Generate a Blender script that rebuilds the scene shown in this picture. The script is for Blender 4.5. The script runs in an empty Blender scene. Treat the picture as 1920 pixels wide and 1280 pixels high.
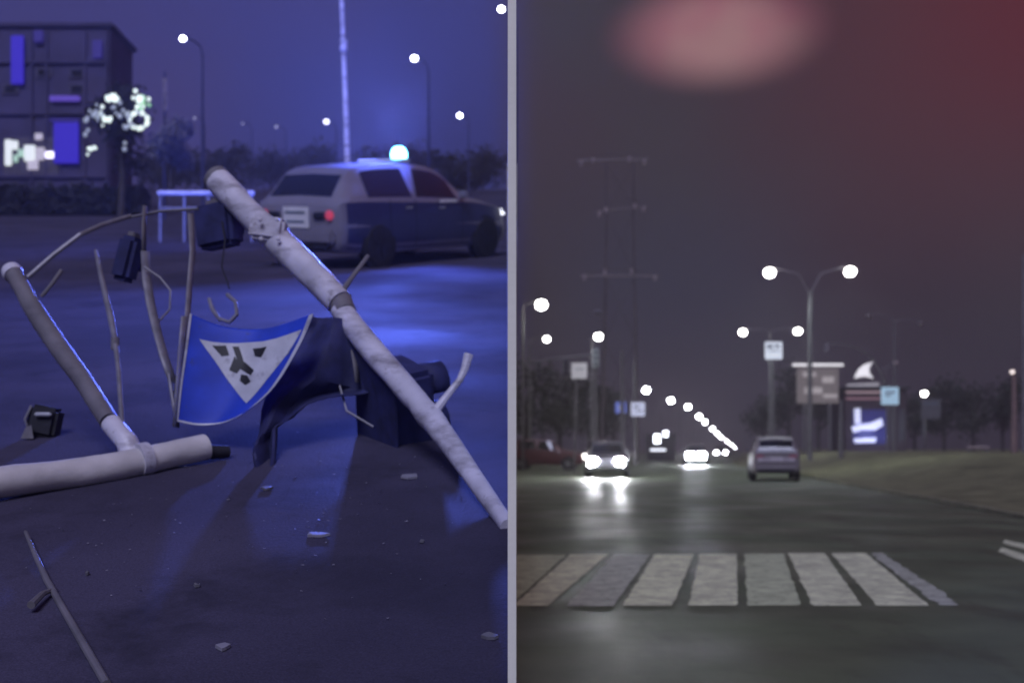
import bpy, bmesh, math, random
from mathutils import Vector, Matrix
random.seed(11)
R = math.radians
sc = bpy.context.scene
COL = sc.collection

# ------------------------------------------------------------------ camera
F = 2200.0            # focal length in pixels of a 1920 px wide frame
HOR = 840.0           # image row of the level horizon
CAMZ = 1.2
cd = bpy.data.cameras.new("camera"); cam = bpy.data.objects.new("camera", cd); COL.objects.link(cam)
cam.location = (0, 0, CAMZ); cam.rotation_euler = (R(90), 0, 0)
cd.sensor_width = 36; cd.lens = F / 1920 * 36; cd.shift_y = (HOR - 640) / 1920
cd.clip_start = .05; cd.clip_end = 3000
cd.dof.use_dof = True; cd.dof.focus_distance = 3.4; cd.dof.aperture_fstop = 2.7
sc.camera = cam

# ------------------------------------------------------------------ night sky
w = bpy.data.worlds.new("World"); sc.world = w; w.use_nodes = True
nt = w.node_tree; N = nt.nodes; LK = nt.links
for n in list(N): N.remove(n)
def nd(t, **k):
    n = N.new(t)
    for a, b in k.items(): setattr(n, a, b)
    return n
def mth(op, a, b=None, c=None):
    n = nd('ShaderNodeMath', operation=op)
    for i, v in enumerate((a, b, c)):
        if v is None: continue
        if isinstance(v, (int, float)): n.inputs[i].default_value = v
        else: LK.new(v, n.inputs[i])
    return n.outputs[0]
def sstep(v, lo, hi):
    n = nd('ShaderNodeMapRange', interpolation_type='SMOOTHSTEP')
    LK.new(v, n.inputs[0]); n.inputs[1].default_value = lo; n.inputs[2].default_value = hi
    return n.outputs[0]
def mixc(f, a, b):
    n = nd('ShaderNodeMix', data_type='RGBA')
    LK.new(f, n.inputs[0])
    for i, v in ((6, a), (7, b)):
        if isinstance(v, tuple): n.inputs[i].default_value = (*v, 1)
        else: LK.new(v, n.inputs[i])
    return n.outputs[2]
tc = nd('ShaderNodeTexCoord'); sp = nd('ShaderNodeSeparateXYZ'); LK.new(tc.outputs['Generated'], sp.inputs[0])
X, Y_, Z = sp.outputs
nz = nd('ShaderNodeTexNoise'); nz.inputs['Scale'].default_value = 3.0; nz.inputs['Detail'].default_value = 4
LK.new(tc.outputs['Generated'], nz.inputs['Vector'])
nf = nz.outputs[0]
indigo = mixc(sstep(Z, .12, .42), (.032, .038, .190), (.046, .050, .220))
indigo = mixc(sstep(nf, .42, .68), indigo, (.056, .050, .185))
plum = mixc(sstep(Z, -.02, .30), (.030, .026, .038), (.052, .038, .046))
plum = mixc(sstep(nf, .40, .70), plum, (.050, .047, .055))
plum = mixc(mth('MULTIPLY', sstep(mth('MULTIPLY', mth('ABSOLUTE', mth('SUBTRACT', X, .14)), -1), -.16, -.02), mth('SUBTRACT', 1.0, sstep(Z, .12, .26))), plum, (.040, .042, .066))
redf = mth('MULTIPLY', sstep(X, .10, .44), sstep(Z, .06, .36))
plum = mixc(redf, plum, (.118, .020, .028))
sky = mixc(sstep(X, -.025, .025), indigo, plum)
# pink windscreen reflection painted into the sky colour as a soft ellipse
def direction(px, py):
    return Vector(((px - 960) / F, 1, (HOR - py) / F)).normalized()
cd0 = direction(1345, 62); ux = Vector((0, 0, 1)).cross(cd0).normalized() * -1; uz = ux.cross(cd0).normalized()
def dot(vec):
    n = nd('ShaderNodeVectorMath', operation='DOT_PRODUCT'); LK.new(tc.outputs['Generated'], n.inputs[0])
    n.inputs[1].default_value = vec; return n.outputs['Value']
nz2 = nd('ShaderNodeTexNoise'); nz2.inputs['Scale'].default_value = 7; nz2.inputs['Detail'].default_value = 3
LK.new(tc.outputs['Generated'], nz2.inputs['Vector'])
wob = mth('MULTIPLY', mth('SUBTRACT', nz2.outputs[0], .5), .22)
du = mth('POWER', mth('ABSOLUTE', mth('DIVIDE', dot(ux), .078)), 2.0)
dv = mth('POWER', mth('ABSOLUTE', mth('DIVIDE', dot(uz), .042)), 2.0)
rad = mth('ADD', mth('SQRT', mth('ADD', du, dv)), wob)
refl = mth('MULTIPLY', sstep(mth('MULTIPLY', rad, -1), -1.25, -.35), sstep(Y_, .3, .6))
reflc = mixc(sstep(nz2.outputs[0], .40, .66), (.350, .120, .160), (.390, .210, .215))
sky = mixc(refl, sky, reflc)
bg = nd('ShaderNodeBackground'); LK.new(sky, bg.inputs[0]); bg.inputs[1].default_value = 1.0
out = nd('ShaderNodeOutputWorld'); LK.new(bg.outputs[0], out.inputs[0])

# ------------------------------------------------------------------ soft night key light
sd = bpy.data.lights.new("sun", 'SUN'); sun = bpy.data.objects.new("sun", sd); COL.objects.link(sun)
sd.energy = 2.1; sd.angle = R(24); sd.color = (.69, .71, 1.0)
sun.rotation_euler = Vector((.10, .72, -.66)).to_track_quat('-Z', 'Y').to_euler()
vs = sc.view_settings
vs.view_transform = 'Standard'; vs.look = 'None'; vs.exposure = 0; vs.gamma = 1; vs.use_curve_mapping = False
sc.cycles.sample_clamp_indirect = 4; sc.cycles.use_denoising = True
sc.cycles.max_bounces = 6; sc.cycles.volume_bounces = 0

# ------------------------------------------------------------------ helpers
SL = (HOR - 330) / F                      # rise of the sloping street on the left
def gz(y): return -.15 + SL * y           # its height
ANG = math.atan(SL)
def at(px, py, y):
    return Vector(((px - 960) / F * y, y, CAMZ + (HOR - py) / F * y))
def gl(px, py):                           # a point of the sloping street seen at a pixel
    y = 1.35 / (SL - (HOR - py) / F)
    return at(px, py, y)
def lerp(a, b, t): return a + (b - a) * t

MATS = {}
def mat(name, col, rough=.6, metal=0., var=.25, scale=6., bump=0., bscale=40., spec=.5, emit=None, estr=0., coat=0., alpha=None, trans=0., col2=None):
    if name in MATS: return MATS[name]
    m = bpy.data.materials.new(name); m.use_nodes = True
    t = m.node_tree; b = t.nodes['Principled BSDF']
    b.inputs['Roughness'].default_value = rough; b.inputs['Metallic'].default_value = metal
    b.inputs['Specular IOR Level'].default_value = spec; b.inputs['Coat Weight'].default_value = coat
    b.inputs['Transmission Weight'].default_value = trans
    tcn = t.nodes.new('ShaderNodeTexCoord')
    nn = t.nodes.new('ShaderNodeTexNoise'); nn.inputs['Scale'].default_value = scale; nn.inputs['Detail'].default_value = 6
    t.links.new(tcn.outputs['Object'], nn.inputs['Vector'])
    cr = t.nodes.new('ShaderNodeValToRGB')
    c1 = tuple(c * (1 - var) for c in col); c2 = col2 or tuple(min(1, c * (1 + var)) for c in col)
    cr.color_ramp.elements[0].position = .34; cr.color_ramp.elements[1].position = .66
    cr.color_ramp.elements[0].color = (*c1, 1); cr.color_ramp.elements[1].color = (*c2, 1)
    t.links.new(nn.outputs[0], cr.inputs[0]); t.links.new(cr.outputs[0], b.inputs['Base Color'])
    if bump:
        n2 = t.nodes.new('ShaderNodeTexNoise'); n2.inputs['Scale'].default_value = bscale; n2.inputs['Detail'].default_value = 5
        t.links.new(tcn.outputs['Object'], n2.inputs['Vector'])
        bp = t.nodes.new('ShaderNodeBump'); bp.inputs['Strength'].default_value = bump; bp.inputs['Distance'].default_value = .02
        t.links.new(n2.outputs[0], bp.inputs['Height']); t.links.new(bp.outputs[0], b.inputs['Normal'])
    if emit:
        b.inputs['Emission Color'].default_value = (*emit, 1); b.inputs['Emission Strength'].default_value = estr
    if alpha is not None: b.inputs['Alpha'].default_value = alpha
    MATS[name] = m; return m

def chip(m, col, scale, lo, hi, stretch=(1,1,1)):
    t = m.node_tree; b = t.nodes['Principled BSDF']; tcn = t.nodes.new('ShaderNodeTexCoord'); mp_ = t.nodes.new('ShaderNodeMapping')
    mp_.inputs['Scale'].default_value = stretch; t.links.new(tcn.outputs['Object'], mp_.inputs[0])
    nn = t.nodes.new('ShaderNodeTexNoise'); nn.inputs['Scale'].default_value = scale; nn.inputs['Detail'].default_value = 8; nn.inputs['Roughness'].default_value = .7
    t.links.new(mp_.outputs[0], nn.inputs['Vector'])
    mr = t.nodes.new('ShaderNodeMapRange'); mr.inputs[1].default_value = lo; mr.inputs[2].default_value = hi; t.links.new(nn.outputs[0], mr.inputs[0])
    src = b.inputs['Base Color'].links[0].from_socket; mx = t.nodes.new('ShaderNodeMix'); mx.data_type = 'RGBA'
    t.links.new(mr.outputs[0], mx.inputs[0]); t.links.new(src, mx.inputs[6]); mx.inputs[7].default_value = (*col, 1); t.links.new(mx.outputs[2], b.inputs['Base Color'])
    return m
def asphalt(name, base, rough, spec):
    m = mat(name, base, rough=rough, var=.30, scale=.7, bump=.25, bscale=70, spec=spec)
    t = m.node_tree; b = t.nodes['Principled BSDF']
    tcn = t.nodes.new('ShaderNodeTexCoord')
    fine = t.nodes.new('ShaderNodeTexNoise'); fine.inputs['Scale'].default_value = 160; fine.inputs['Detail'].default_value = 2
    t.links.new(tcn.outputs['Object'], fine.inputs['Vector'])
    src = b.inputs['Base Color'].links[0].from_socket
    mx = t.nodes.new('ShaderNodeMix'); mx.data_type = 'RGBA'; mx.blend_type = 'OVERLAY'; mx.inputs[0].default_value = .55
    t.links.new(src, mx.inputs[6]); t.links.new(fine.outputs[0], mx.inputs[7]); t.links.new(mx.outputs[2], b.inputs['Base Color'])
    # damp patches
    wet = t.nodes.new('ShaderNodeTexNoise'); wet.inputs['Scale'].default_value = .55; wet.inputs['Detail'].default_value = 5
    t.links.new(tcn.outputs['Object'], wet.inputs['Vector'])
    mr = t.nodes.new('ShaderNodeMapRange'); mr.inputs[1].default_value = .35; mr.inputs[2].default_value = .65
    mr.inputs[3].default_value = max(.05, rough - .14); mr.inputs[4].default_value = min(1, rough + .14)
    t.links.new(wet.outputs[0], mr.inputs[0]); t.links.new(mr.outputs[0], b.inputs['Roughness'])
    return m

class MB:
    def __init__(s): s.v = []; s.f = []
    def add(s, vs, fs):
        o = len(s.v); s.v += [Vector(v) for v in vs]; s.f += [tuple(i + o for i in f) for f in fs]; return s
    def box(s, c, d, M=None, bev=0.):
        x, y, z = (k / 2 for k in d); c = Vector(c)
        if bev <= 0:
            vs = [(-x,-y,-z),(x,-y,-z),(x,y,-z),(-x,y,-z),(-x,-y,z),(x,-y,z),(x,y,z),(-x,y,z)]
            fs = [(3,2,1,0),(4,5,6,7),(0,1,5,4),(1,2,6,5),(2,3,7,6),(3,0,4,7)]
        else:
            b = bmesh.new(); bmesh.ops.create_cube(b, size=1)
            for q in b.verts: q.co = Vector((q.co.x * 2 * x, q.co.y * 2 * y, q.co.z * 2 * z))
            bmesh.ops.bevel(b, geom=b.edges[:], offset=bev, segments=2, affect='EDGES')
            b.verts.index_update(); vs = [q.co.copy() for q in b.verts]; fs = [tuple(q.index for q in f.verts) for f in b.faces]; b.free()
        vs = [Vector(v) for v in vs]
        if M: vs = [M @ v for v in vs]
        return s.add([v + c for v in vs], fs)
    def tube(s, pts, rad, n=12, cap=True):
        pts = [Vector(p) for p in pts]
        if not isinstance(rad, (list, tuple)): rad = [rad] * len(pts)
        rings = []; up = Vector((0, 0, 1))
        t0 = (pts[1] - pts[0]).normalized()
        if abs(t0.dot(up)) > .95: up = Vector((0, 1, 0))
        a = t0.cross(up).normalized()
        for i, p in enumerate(pts):
            if i == 0: t = pts[1] - pts[0]
            elif i == len(pts) - 1: t = pts[-1] - pts[-2]
            else: t = (pts[i+1] - p).normalized() + (p - pts[i-1]).normalized()
            t.normalize(); a = (a - t * a.dot(t)).normalized(); b = t.cross(a)
            rings.append([p + (a * math.cos(k * 2 * math.pi / n) + b * math.sin(k * 2 * math.pi / n)) * rad[i] for k in range(n)])
        vs = [v for r in rings for v in r]; fs = []
        for i in range(len(rings) - 1):
            for k in range(n):
                k2 = (k + 1) % n; fs.append((i*n+k, i*n+k2, (i+1)*n+k2, (i+1)*n+k))
        if cap: fs.append(tuple(range(n-1, -1, -1))); fs.append(tuple((len(rings)-1)*n + k for k in range(n)))
        return s.add(vs, fs)
    def dented(s, pts, rad, n=20, seg=7, amt=.10, seed=1, cap=True):
        rg_ = random.Random(seed); P_, R_ = [], []
        for i in range(len(pts)-1):
            for k in range(seg):
                t = k/seg; P_.append(lerp(Vector(pts[i]), Vector(pts[i+1]), t)); R_.append(lerp(rad[i], rad[i+1], t))
        P_.append(Vector(pts[-1])); R_.append(rad[-1])
        i0 = len(s.v); s.tube(P_, R_, n, cap)
        dents = [(rg_.randrange(len(P_)), rg_.uniform(0, 6.28), rg_.uniform(.4, 1.0)) for _ in range(max(4, len(P_)//4))]
        for i, p in enumerate(P_):
            for k in range(n):
                v = s.v[i0+i*n+k]; d = v - p; a = k*2*math.pi/n; q = 0
                for (di, da, ds) in dents:
                    if abs(i-di) < 4: q += ds*max(0, math.cos(a-da))**3*(1-abs(i-di)/4)
                s.v[i0+i*n+k] = p + d*(1 - amt*2.2*q + rg_.uniform(-.015,.015))
        return s
    def lathe(s, prof, n=20, M=None, c=(0,0,0)):       # profile (radius, height) round local z
        vs = []; fs = []; c = Vector(c)
        for r, h in prof:
            for k in range(n):
                v = Vector((r * math.cos(k*2*math.pi/n), r * math.sin(k*2*math.pi/n), h)); vs.append((M @ v if M else v) + c)
        for i in range(len(prof) - 1):
            for k in range(n):
                k2 = (k+1) % n; fs.append((i*n+k, i*n+k2, (i+1)*n+k2, (i+1)*n+k))
        fs.append(tuple(range(n-1,-1,-1))); fs.append(tuple((len(prof)-1)*n+k for k in range(n)))
        return s.add(vs, fs)
    def grid(s, fn, nu, nv, thick=0.):
        P = [[Vector(fn(i/nu, j/nv)) for j in range(nv+1)] for i in range(nu+1)]
        vs = [p for r in P for p in r]; W = nv + 1
        fs = [(i*W+j, (i+1)*W+j, (i+1)*W+j+1, i*W+j+1) for i in range(nu) for j in range(nv)]
        return s.add(vs, fs)
    def build(s, name, m, parent=None, smooth=35, solid=0.):
        me = bpy.data.meshes.new(name); me.from_pydata(s.v, [], s.f); me.update()
        if smooth:
            me.polygons.foreach_set('use_smooth', [True] * len(me.polygons)); me.set_sharp_from_angle(angle=R(smooth))
        if m: me.materials.append(m)
        o = bpy.data.objects.new(name, me); COL.objects.link(o)
        if solid:
            md = o.modifiers.new('thickness', 'SOLIDIFY'); md.thickness = solid; md.offset = 0
        if parent: o.parent = parent
        return o
def tag(o, label=None, cat=None, group=None, kind=None):
    for k, v in (('label', label), ('category', cat), ('group', group), ('kind', kind)):
        if v: o[k] = v
    return o
def empty(name, loc, label, cat, group=None, M=None):
    e = bpy.data.objects.new(name, None); COL.objects.link(e); e.empty_display_size = .2
    e.matrix_world = (Matrix.Translation(loc) @ M) if M else Matrix.Translation(loc)
    return tag(e, label, cat, group)
def lamp_light(name, loc, power, col, parent, kind='POINT', radius=.12, aim=None, size=60):
    l = bpy.data.lights.new(name, kind); l.energy = power; l.color = col; l.shadow_soft_size = radius
    if kind == 'SPOT': l.spot_size = R(size); l.spot_blend = .6
    o = bpy.data.objects.new(name, l); COL.objects.link(o); o.location = loc
    if aim is not None: o.rotation_euler = Vector(aim).to_track_quat('-Z', 'Y').to_euler()
    o.parent = parent; return o

# ------------------------------------------------------------------ materials
asph_r = asphalt("asphalt_road", (.098, .124, .070), .53, .20)
asph_l = asphalt("asphalt_street", (.056, .050, .086), .86, .15)
soil = mat("verge_soil", (.150, .150, .082), rough=.95, var=.35, scale=1.2, bump=.5, bscale=18, spec=.1)
conc = mat("divider_white", (.90, .89, .76), rough=.8, var=.06, scale=2, bump=.1, bscale=60, spec=.2)
kerbm = mat("kerb_concrete", (.22, .22, .14), rough=.9, var=.2, scale=5, bump=.2, spec=.2)
paint = mat("road_paint", (.68, .73, .48), rough=.75, var=.20, scale=7, bump=.1, bscale=80, spec=.3)
painty = mat("road_paint_yellowed", (.47, .53, .34), rough=.75, var=.2, scale=5, bump=.1, bscale=80, spec=.3)
paintd = mat("road_paint_worn", (.42, .46, .36), rough=.7, var=.25, scale=5, bump=.1, bscale=80, spec=.5)
polew = mat("pole_white_paint", (.64, .62, .70), rough=.45, var=.14, scale=5, bump=.08, bscale=30)
poleg = mat("pole_grey_paint", (.16, .15, .165), rough=.55, var=.2, scale=6, bump=.1, bscale=30)
rodm = mat("galvanised_rod", (.24, .23, .26), rough=.5, metal=.3, var=.2, scale=12)
steel = mat("lamp_steel", (.15, .145, .145), rough=.55, metal=.3, var=.15, scale=3)
pylm = mat("pylon_steel", (.085, .07, .07), rough=.6, metal=.2, var=.3, scale=.6)
black = mat("black_plastic", (.014, .014, .022), rough=.7, var=.2, scale=8, bump=.1)
rubber = mat("tyre_rubber", (.014, .014, .016), rough=.85, var=.2, scale=12)
rimm = mat("rim_alloy", (.32, .32, .34), rough=.35, metal=.8, var=.1)
glassd = mat("car_glass", (.012, .013, .018), rough=.06, var=.1, spec=.6)
chrome = mat("bright_trim", (.7, .7, .75), rough=.2, metal=.9, var=.05)
navy = mat("navy_sheet", (.024, .027, .105), rough=.75, var=.3, scale=9, bump=.3, bscale=14)
sblue = mat("sign_blue", (.016, .055, .52), rough=.6, var=.2, scale=6)
swhite = mat("sign_white", (.56, .57, .62), rough=.4, var=.12, scale=9)
sblack = mat("sign_black", (.012, .012, .014), rough=.5, var=.1)
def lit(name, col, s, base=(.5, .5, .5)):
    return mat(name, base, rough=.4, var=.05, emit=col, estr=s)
lampw = lit("lamp_glass_white", (1, .96, .93), 26)
lampc = lit("lamp_glass_cool", (.86, .88, 1), 26)
lampf = lit("lamp_glass_far", (.92, .93, 1), 90)
headl = lit("headlamp_glass", (.93, .95, 1), 420)
headx = lit("headlamp_glass_far", (.80, .84, 1), 420)
beac = lit("beacon_blue", (.16, .62, 1), 14, (.1, .3, .8))
tailr = mat("tail_lamp_red", (.35, .02, .04), rough=.25, var=.1, emit=(1, .12, .25), estr=.35)
tailoff = mat("tail_lamp_dark", (.09, .05, .075), rough=.3, var=.1)
mk = mat("sign_marking_grey", (.13,.17,.22), rough=.5)
platem = mat("plate_white", (.82, .82, .85), rough=.4, var=.05)

for m_ in (polew, poleg): chip(m_, (.20,.17,.18), 12, .60, .72); chip(m_, (.20,.18,.20), 3, .48, .70, (1,1,3))
chip(sblue, (.05,.06,.16), 14, .58, .70); chip(swhite, (.22,.21,.24), 11, .55, .72)
chip(paint, (.16,.17,.12), 16, .56, .66); chip(paint, (.30,.31,.22), 2.2, .45, .75); chip(painty, (.14,.15,.10), 13, .54, .66); chip(paintd, (.13,.14,.10), 10, .50, .64)
chip(asph_l, (.075,.068,.09), 38, .64, .72); chip(asph_l, (.034,.031,.05), 1.6, .50, .70); chip(asph_r, (.06,.066,.04), 1.3, .52, .68, (1,.25,1))

# ------------------------------------------------------------------ setting: ground, road, sloping street, added divider
g = MB(); g.add([(-600,-100,-.03),(600,-100,-.03),(600,600,-.03),(-600,600,-.03)], [(0,1,2,3)])
tag(g.build("ground", soil), kind="structure")
EDGE = [(5.0,-6),(6.0,3),(7.2,9),(8.7,20),(9.9,30),(11.7,45),(12.7,52),(13.9,64),(15.3,80),(18.6,100),(29,150),(50,255),(80,400)]
def edge_x(y):
    for (x0, y0), (x1, y1) in zip(EDGE, EDGE[1:]):
        if y <= y1: return lerp(x0, x1, (y - y0) / (y1 - y0))
    return EDGE[-1][0]
ys = [-6 + i * 1.5 for i in range(60)] + [90 + i * 8 for i in range(40)]
rd = MB()
def road_left(y): return .012 if y < 95 else lerp(.012, 54, (y - 95) / 305)
rd.grid(lambda u, v: (lerp(road_left(ys[round(u*(len(ys)-1))]), edge_x(ys[round(u*(len(ys)-1))]), v), ys[round(u*(len(ys)-1))], .0), len(ys)-1, 6)
road = tag(rd.build("road", asph_r, smooth=0), kind="structure")
def sm(t): t = max(0, min(1, t)); return t*t*(3-2*t)
def bank(x, y):
    d = x - edge_x(y) - .15
    n = math.sin(x*.9 + y*.33) * .03 + math.sin(x*.31 - y*.7) * .04
    return .062 + (.88 * sm((y - 14) / 32) * sm(d / 7)) + n * sm(d / 2)
vg = MB(); xo = [0,.3,.7,1.2,2,3,4,5,6.5,8,11,15,20,30,50,90,160]
vg.grid(lambda u, v: (lambda y, d: (edge_x(y)+.15+d, y, bank(edge_x(y)+.15+d, y)))(ys[round(u*(len(ys)-1))], xo[round(v*(len(xo)-1))]), len(ys)-1, len(xo)-1)
verge = tag(vg.build("verge", soil), kind="structure")
# kerb stones along the road edge, one by one where they can be told apart
kerb = tag(bpy.data.objects.new("kerb", None), kind="structure"); COL.objects.link(kerb)
y = 8.0; k = 0
kme = None
while y < 46:
    x0, x1 = edge_x(y), edge_x(y + 1); a = math.atan2(x1 - x0, 1)
    if kme is None:
        kb = MB().box((0,0,0), (.15, .985, .24), bev=.018); ko = kb.build("kerb_stone", kerbm, kerb); kme = ko.data
    else:
        ko = bpy.data.objects.new("kerb_stone", kme); COL.objects.link(ko); ko.parent = kerb
    ko.location = ((x0 + x1) / 2 + .075, y + .5, -.045 + random.uniform(-.006, .006)); ko.rotation_euler = (0, 0, -a + random.uniform(-.008, .008))
    y += math.cos(a) * 1.0
# sloping street on the left
st = MB(); sy = [.65 + i * 1.0 for i in range(120)]
st.grid(lambda u, v: (lerp(-70, -.012, v), sy[round(u*119)], gz(sy[round(u*119)])), 119, 20)
tag(st.build("sloping_street", asph_l, smooth=0), kind="structure")
# white divider added to keep the two streets' light apart; its nose is thin
wl = MB(); wy = [2.95, 6, 12, 28, 60, 95, 119.6]
def sm_(t): t = max(0, min(1, t)); return t*t*(3-2*t)
def wt(y): return max(.0107, min(.10, .0107 * y / 2.95))
top = lambda y: max(2.36, gz(y) + .35 + 1.3 * sm_((y - 14) / 8))  # raised farther back to block the beacon's light from the level road
vsx = []; 
for yy in wy:
    t_ = wt(yy) * .985; vsx += [(-t_, yy, -.02), (t_, yy, -.02), (t_, yy, top(yy)), (-t_, yy, top(yy))]
fsx = [(0,1,2,3)]
for i in range(len(wy)-1):
    o = i*4
    for k in range(4): fsx.append((o+k, o+(k+1)%4+0, o+4+(k+1)%4, o+4+k)[::-1])
o = (len(wy)-1)*4; fsx.append((o+3,o+2,o+1,o))
wl.add(vsx, fsx)
wall = wl.build("added_divider", conc, smooth=0)
tag(wall, "thin white divider added to keep apart the light of blue street and dark road", "wall")

# ------------------------------------------------------------------ zebra crossing: each painted bar is a piece of the crossing
zeb = empty("zebra_crossing", (2, 11, .004), "worn white and yellowed zebra crossing across the dark road", "zebra crossing")
NEAR, FAR = 8.93, 13.2
bars = [ # far left, far right, near left, near right, material
 (972,1062,862,955,painty),(1070,1140,962,1028,paint),(1155,1222,1060,1150,paintd),(1230,1304,1168,1262,paint),(1316,1386,1290,1383,paint),
 (1402,1476,1402,1502,painty),(1486,1556,1524,1616,paint),(1570,1636,1645,1742,paint)]
def zbar(fl, fr, nl, nr, m, ragged=.011, name="painted_bar", f0=0):
    nseg = 26; L = []; Rr = []
    for i in range(nseg+1):
        t = i / nseg; yy = lerp(NEAR, FAR + .28*(fl-972)/660, t)
        xl = lerp((nl-960)/F*NEAR, (fl-960)/F*FAR, t); xr = lerp((nr-960)/F*NEAR, (fr-960)/F*FAR, t)
        dy = random.uniform(-.03,.03) if i in (0, nseg) else 0
        L.append(Vector((max(.014, xl + random.gauss(0, ragged*.5)), yy+dy, .004))); Rr.append(Vector((max(.016, xr + random.gauss(0, ragged*.5)), yy+dy, .004)))
    vs = []; fs = []
    for a, b in zip(L, Rr): vs += [a, b]
    for i in range(nseg):
        if random.random() < f0: continue
        fs.append((2*i, 2*i+1, 2*i+3, 2*i+2))
    mb = MB().add(vs, fs); o = mb.build(name, m, zeb, smooth=0); o.location = -Vector((2, 11, .004)); return o
for b in bars: zbar(*b)
zbar(1644, 1668, 1760, 1806, paintd, .03)
for quad in ([(1884,1012),(1930,1022),(1930,1032),(1880,1018)], [(1878,1026),(1930,1042),(1930,1056),(1872,1034)]):
    q_ = [((px-960)/F*(CAMZ*F/(py-HOR)), CAMZ*F/(py-HOR), .004) for px, py in quad]
    o = MB().add(q_, [(3,2,1,0)]).build("painted_bar", paint, zeb, smooth=0); o.location = -Vector((2, 11, .004))

# ------------------------------------------------------------------ cars
def cr(p0, p1, p2, p3, t):
    return .5*((2*p1)+(-p0+p2)*t+(2*p0-5*p1+4*p2-p3)*t*t+(-p0+3*p1-3*p2+p3)*t**3)
PROFS = {
 # y, z_bottom, z_belt, z_top, w_bottom, w_mid, w_belt, w_top
 'hatch': [(-2.10,.36,.86,.90,.66,.74,.72,.62),(-2.04,.27,.93,.985,.74,.84,.82,.66),(-1.90,.23,.96,1.14,.78,.88,.85,.63),(-1.66,.21,.97,1.37,.80,.89,.86,.60),(-1.3,.20,.965,1.46,.80,.89,.87,.60),
   (-.5,.20,.95,1.50,.80,.89,.87,.61),(.1,.20,.935,1.46,.80,.89,.87,.60),(.42,.20,.93,1.36,.80,.89,.87,.61),(.8,.20,.925,1.12,.80,.89,.865,.65),(1.05,.20,.91,.985,.80,.89,.86,.70),(1.5,.21,.86,.91,.80,.885,.84,.68),(1.86,.23,.78,.82,.77,.85,.79,.62),(2.04,.27,.66,.70,.70,.76,.70,.54),(2.12,.36,.56,.58,.58,.62,.58,.44)],
 'suv': [(-2.18,.42,1.02,1.06,.68,.78,.75,.66),(-2.12,.34,1.06,1.14,.76,.87,.84,.68),(-2.02,.30,1.08,1.34,.80,.90,.87,.66),(-1.86,.29,1.09,1.56,.82,.91,.88,.64),(-1.5,.28,1.085,1.66,.82,.91,.89,.64),
   (-.5,.28,1.07,1.69,.82,.91,.89,.65),(.15,.28,1.055,1.65,.82,.91,.89,.64),(.45,.28,1.05,1.55,.82,.91,.89,.64),(.85,.28,1.045,1.26,.82,.91,.885,.68),(1.05,.28,1.03,1.10,.82,.91,.88,.74),(1.6,.29,.98,1.03,.82,.90,.86,.72),(1.98,.31,.88,.92,.79,.87,.82,.66),(2.14,.36,.76,.80,.72,.78,.72,.56),(2.22,.44,.62,.64,.60,.64,.60,.46)]}
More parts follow.
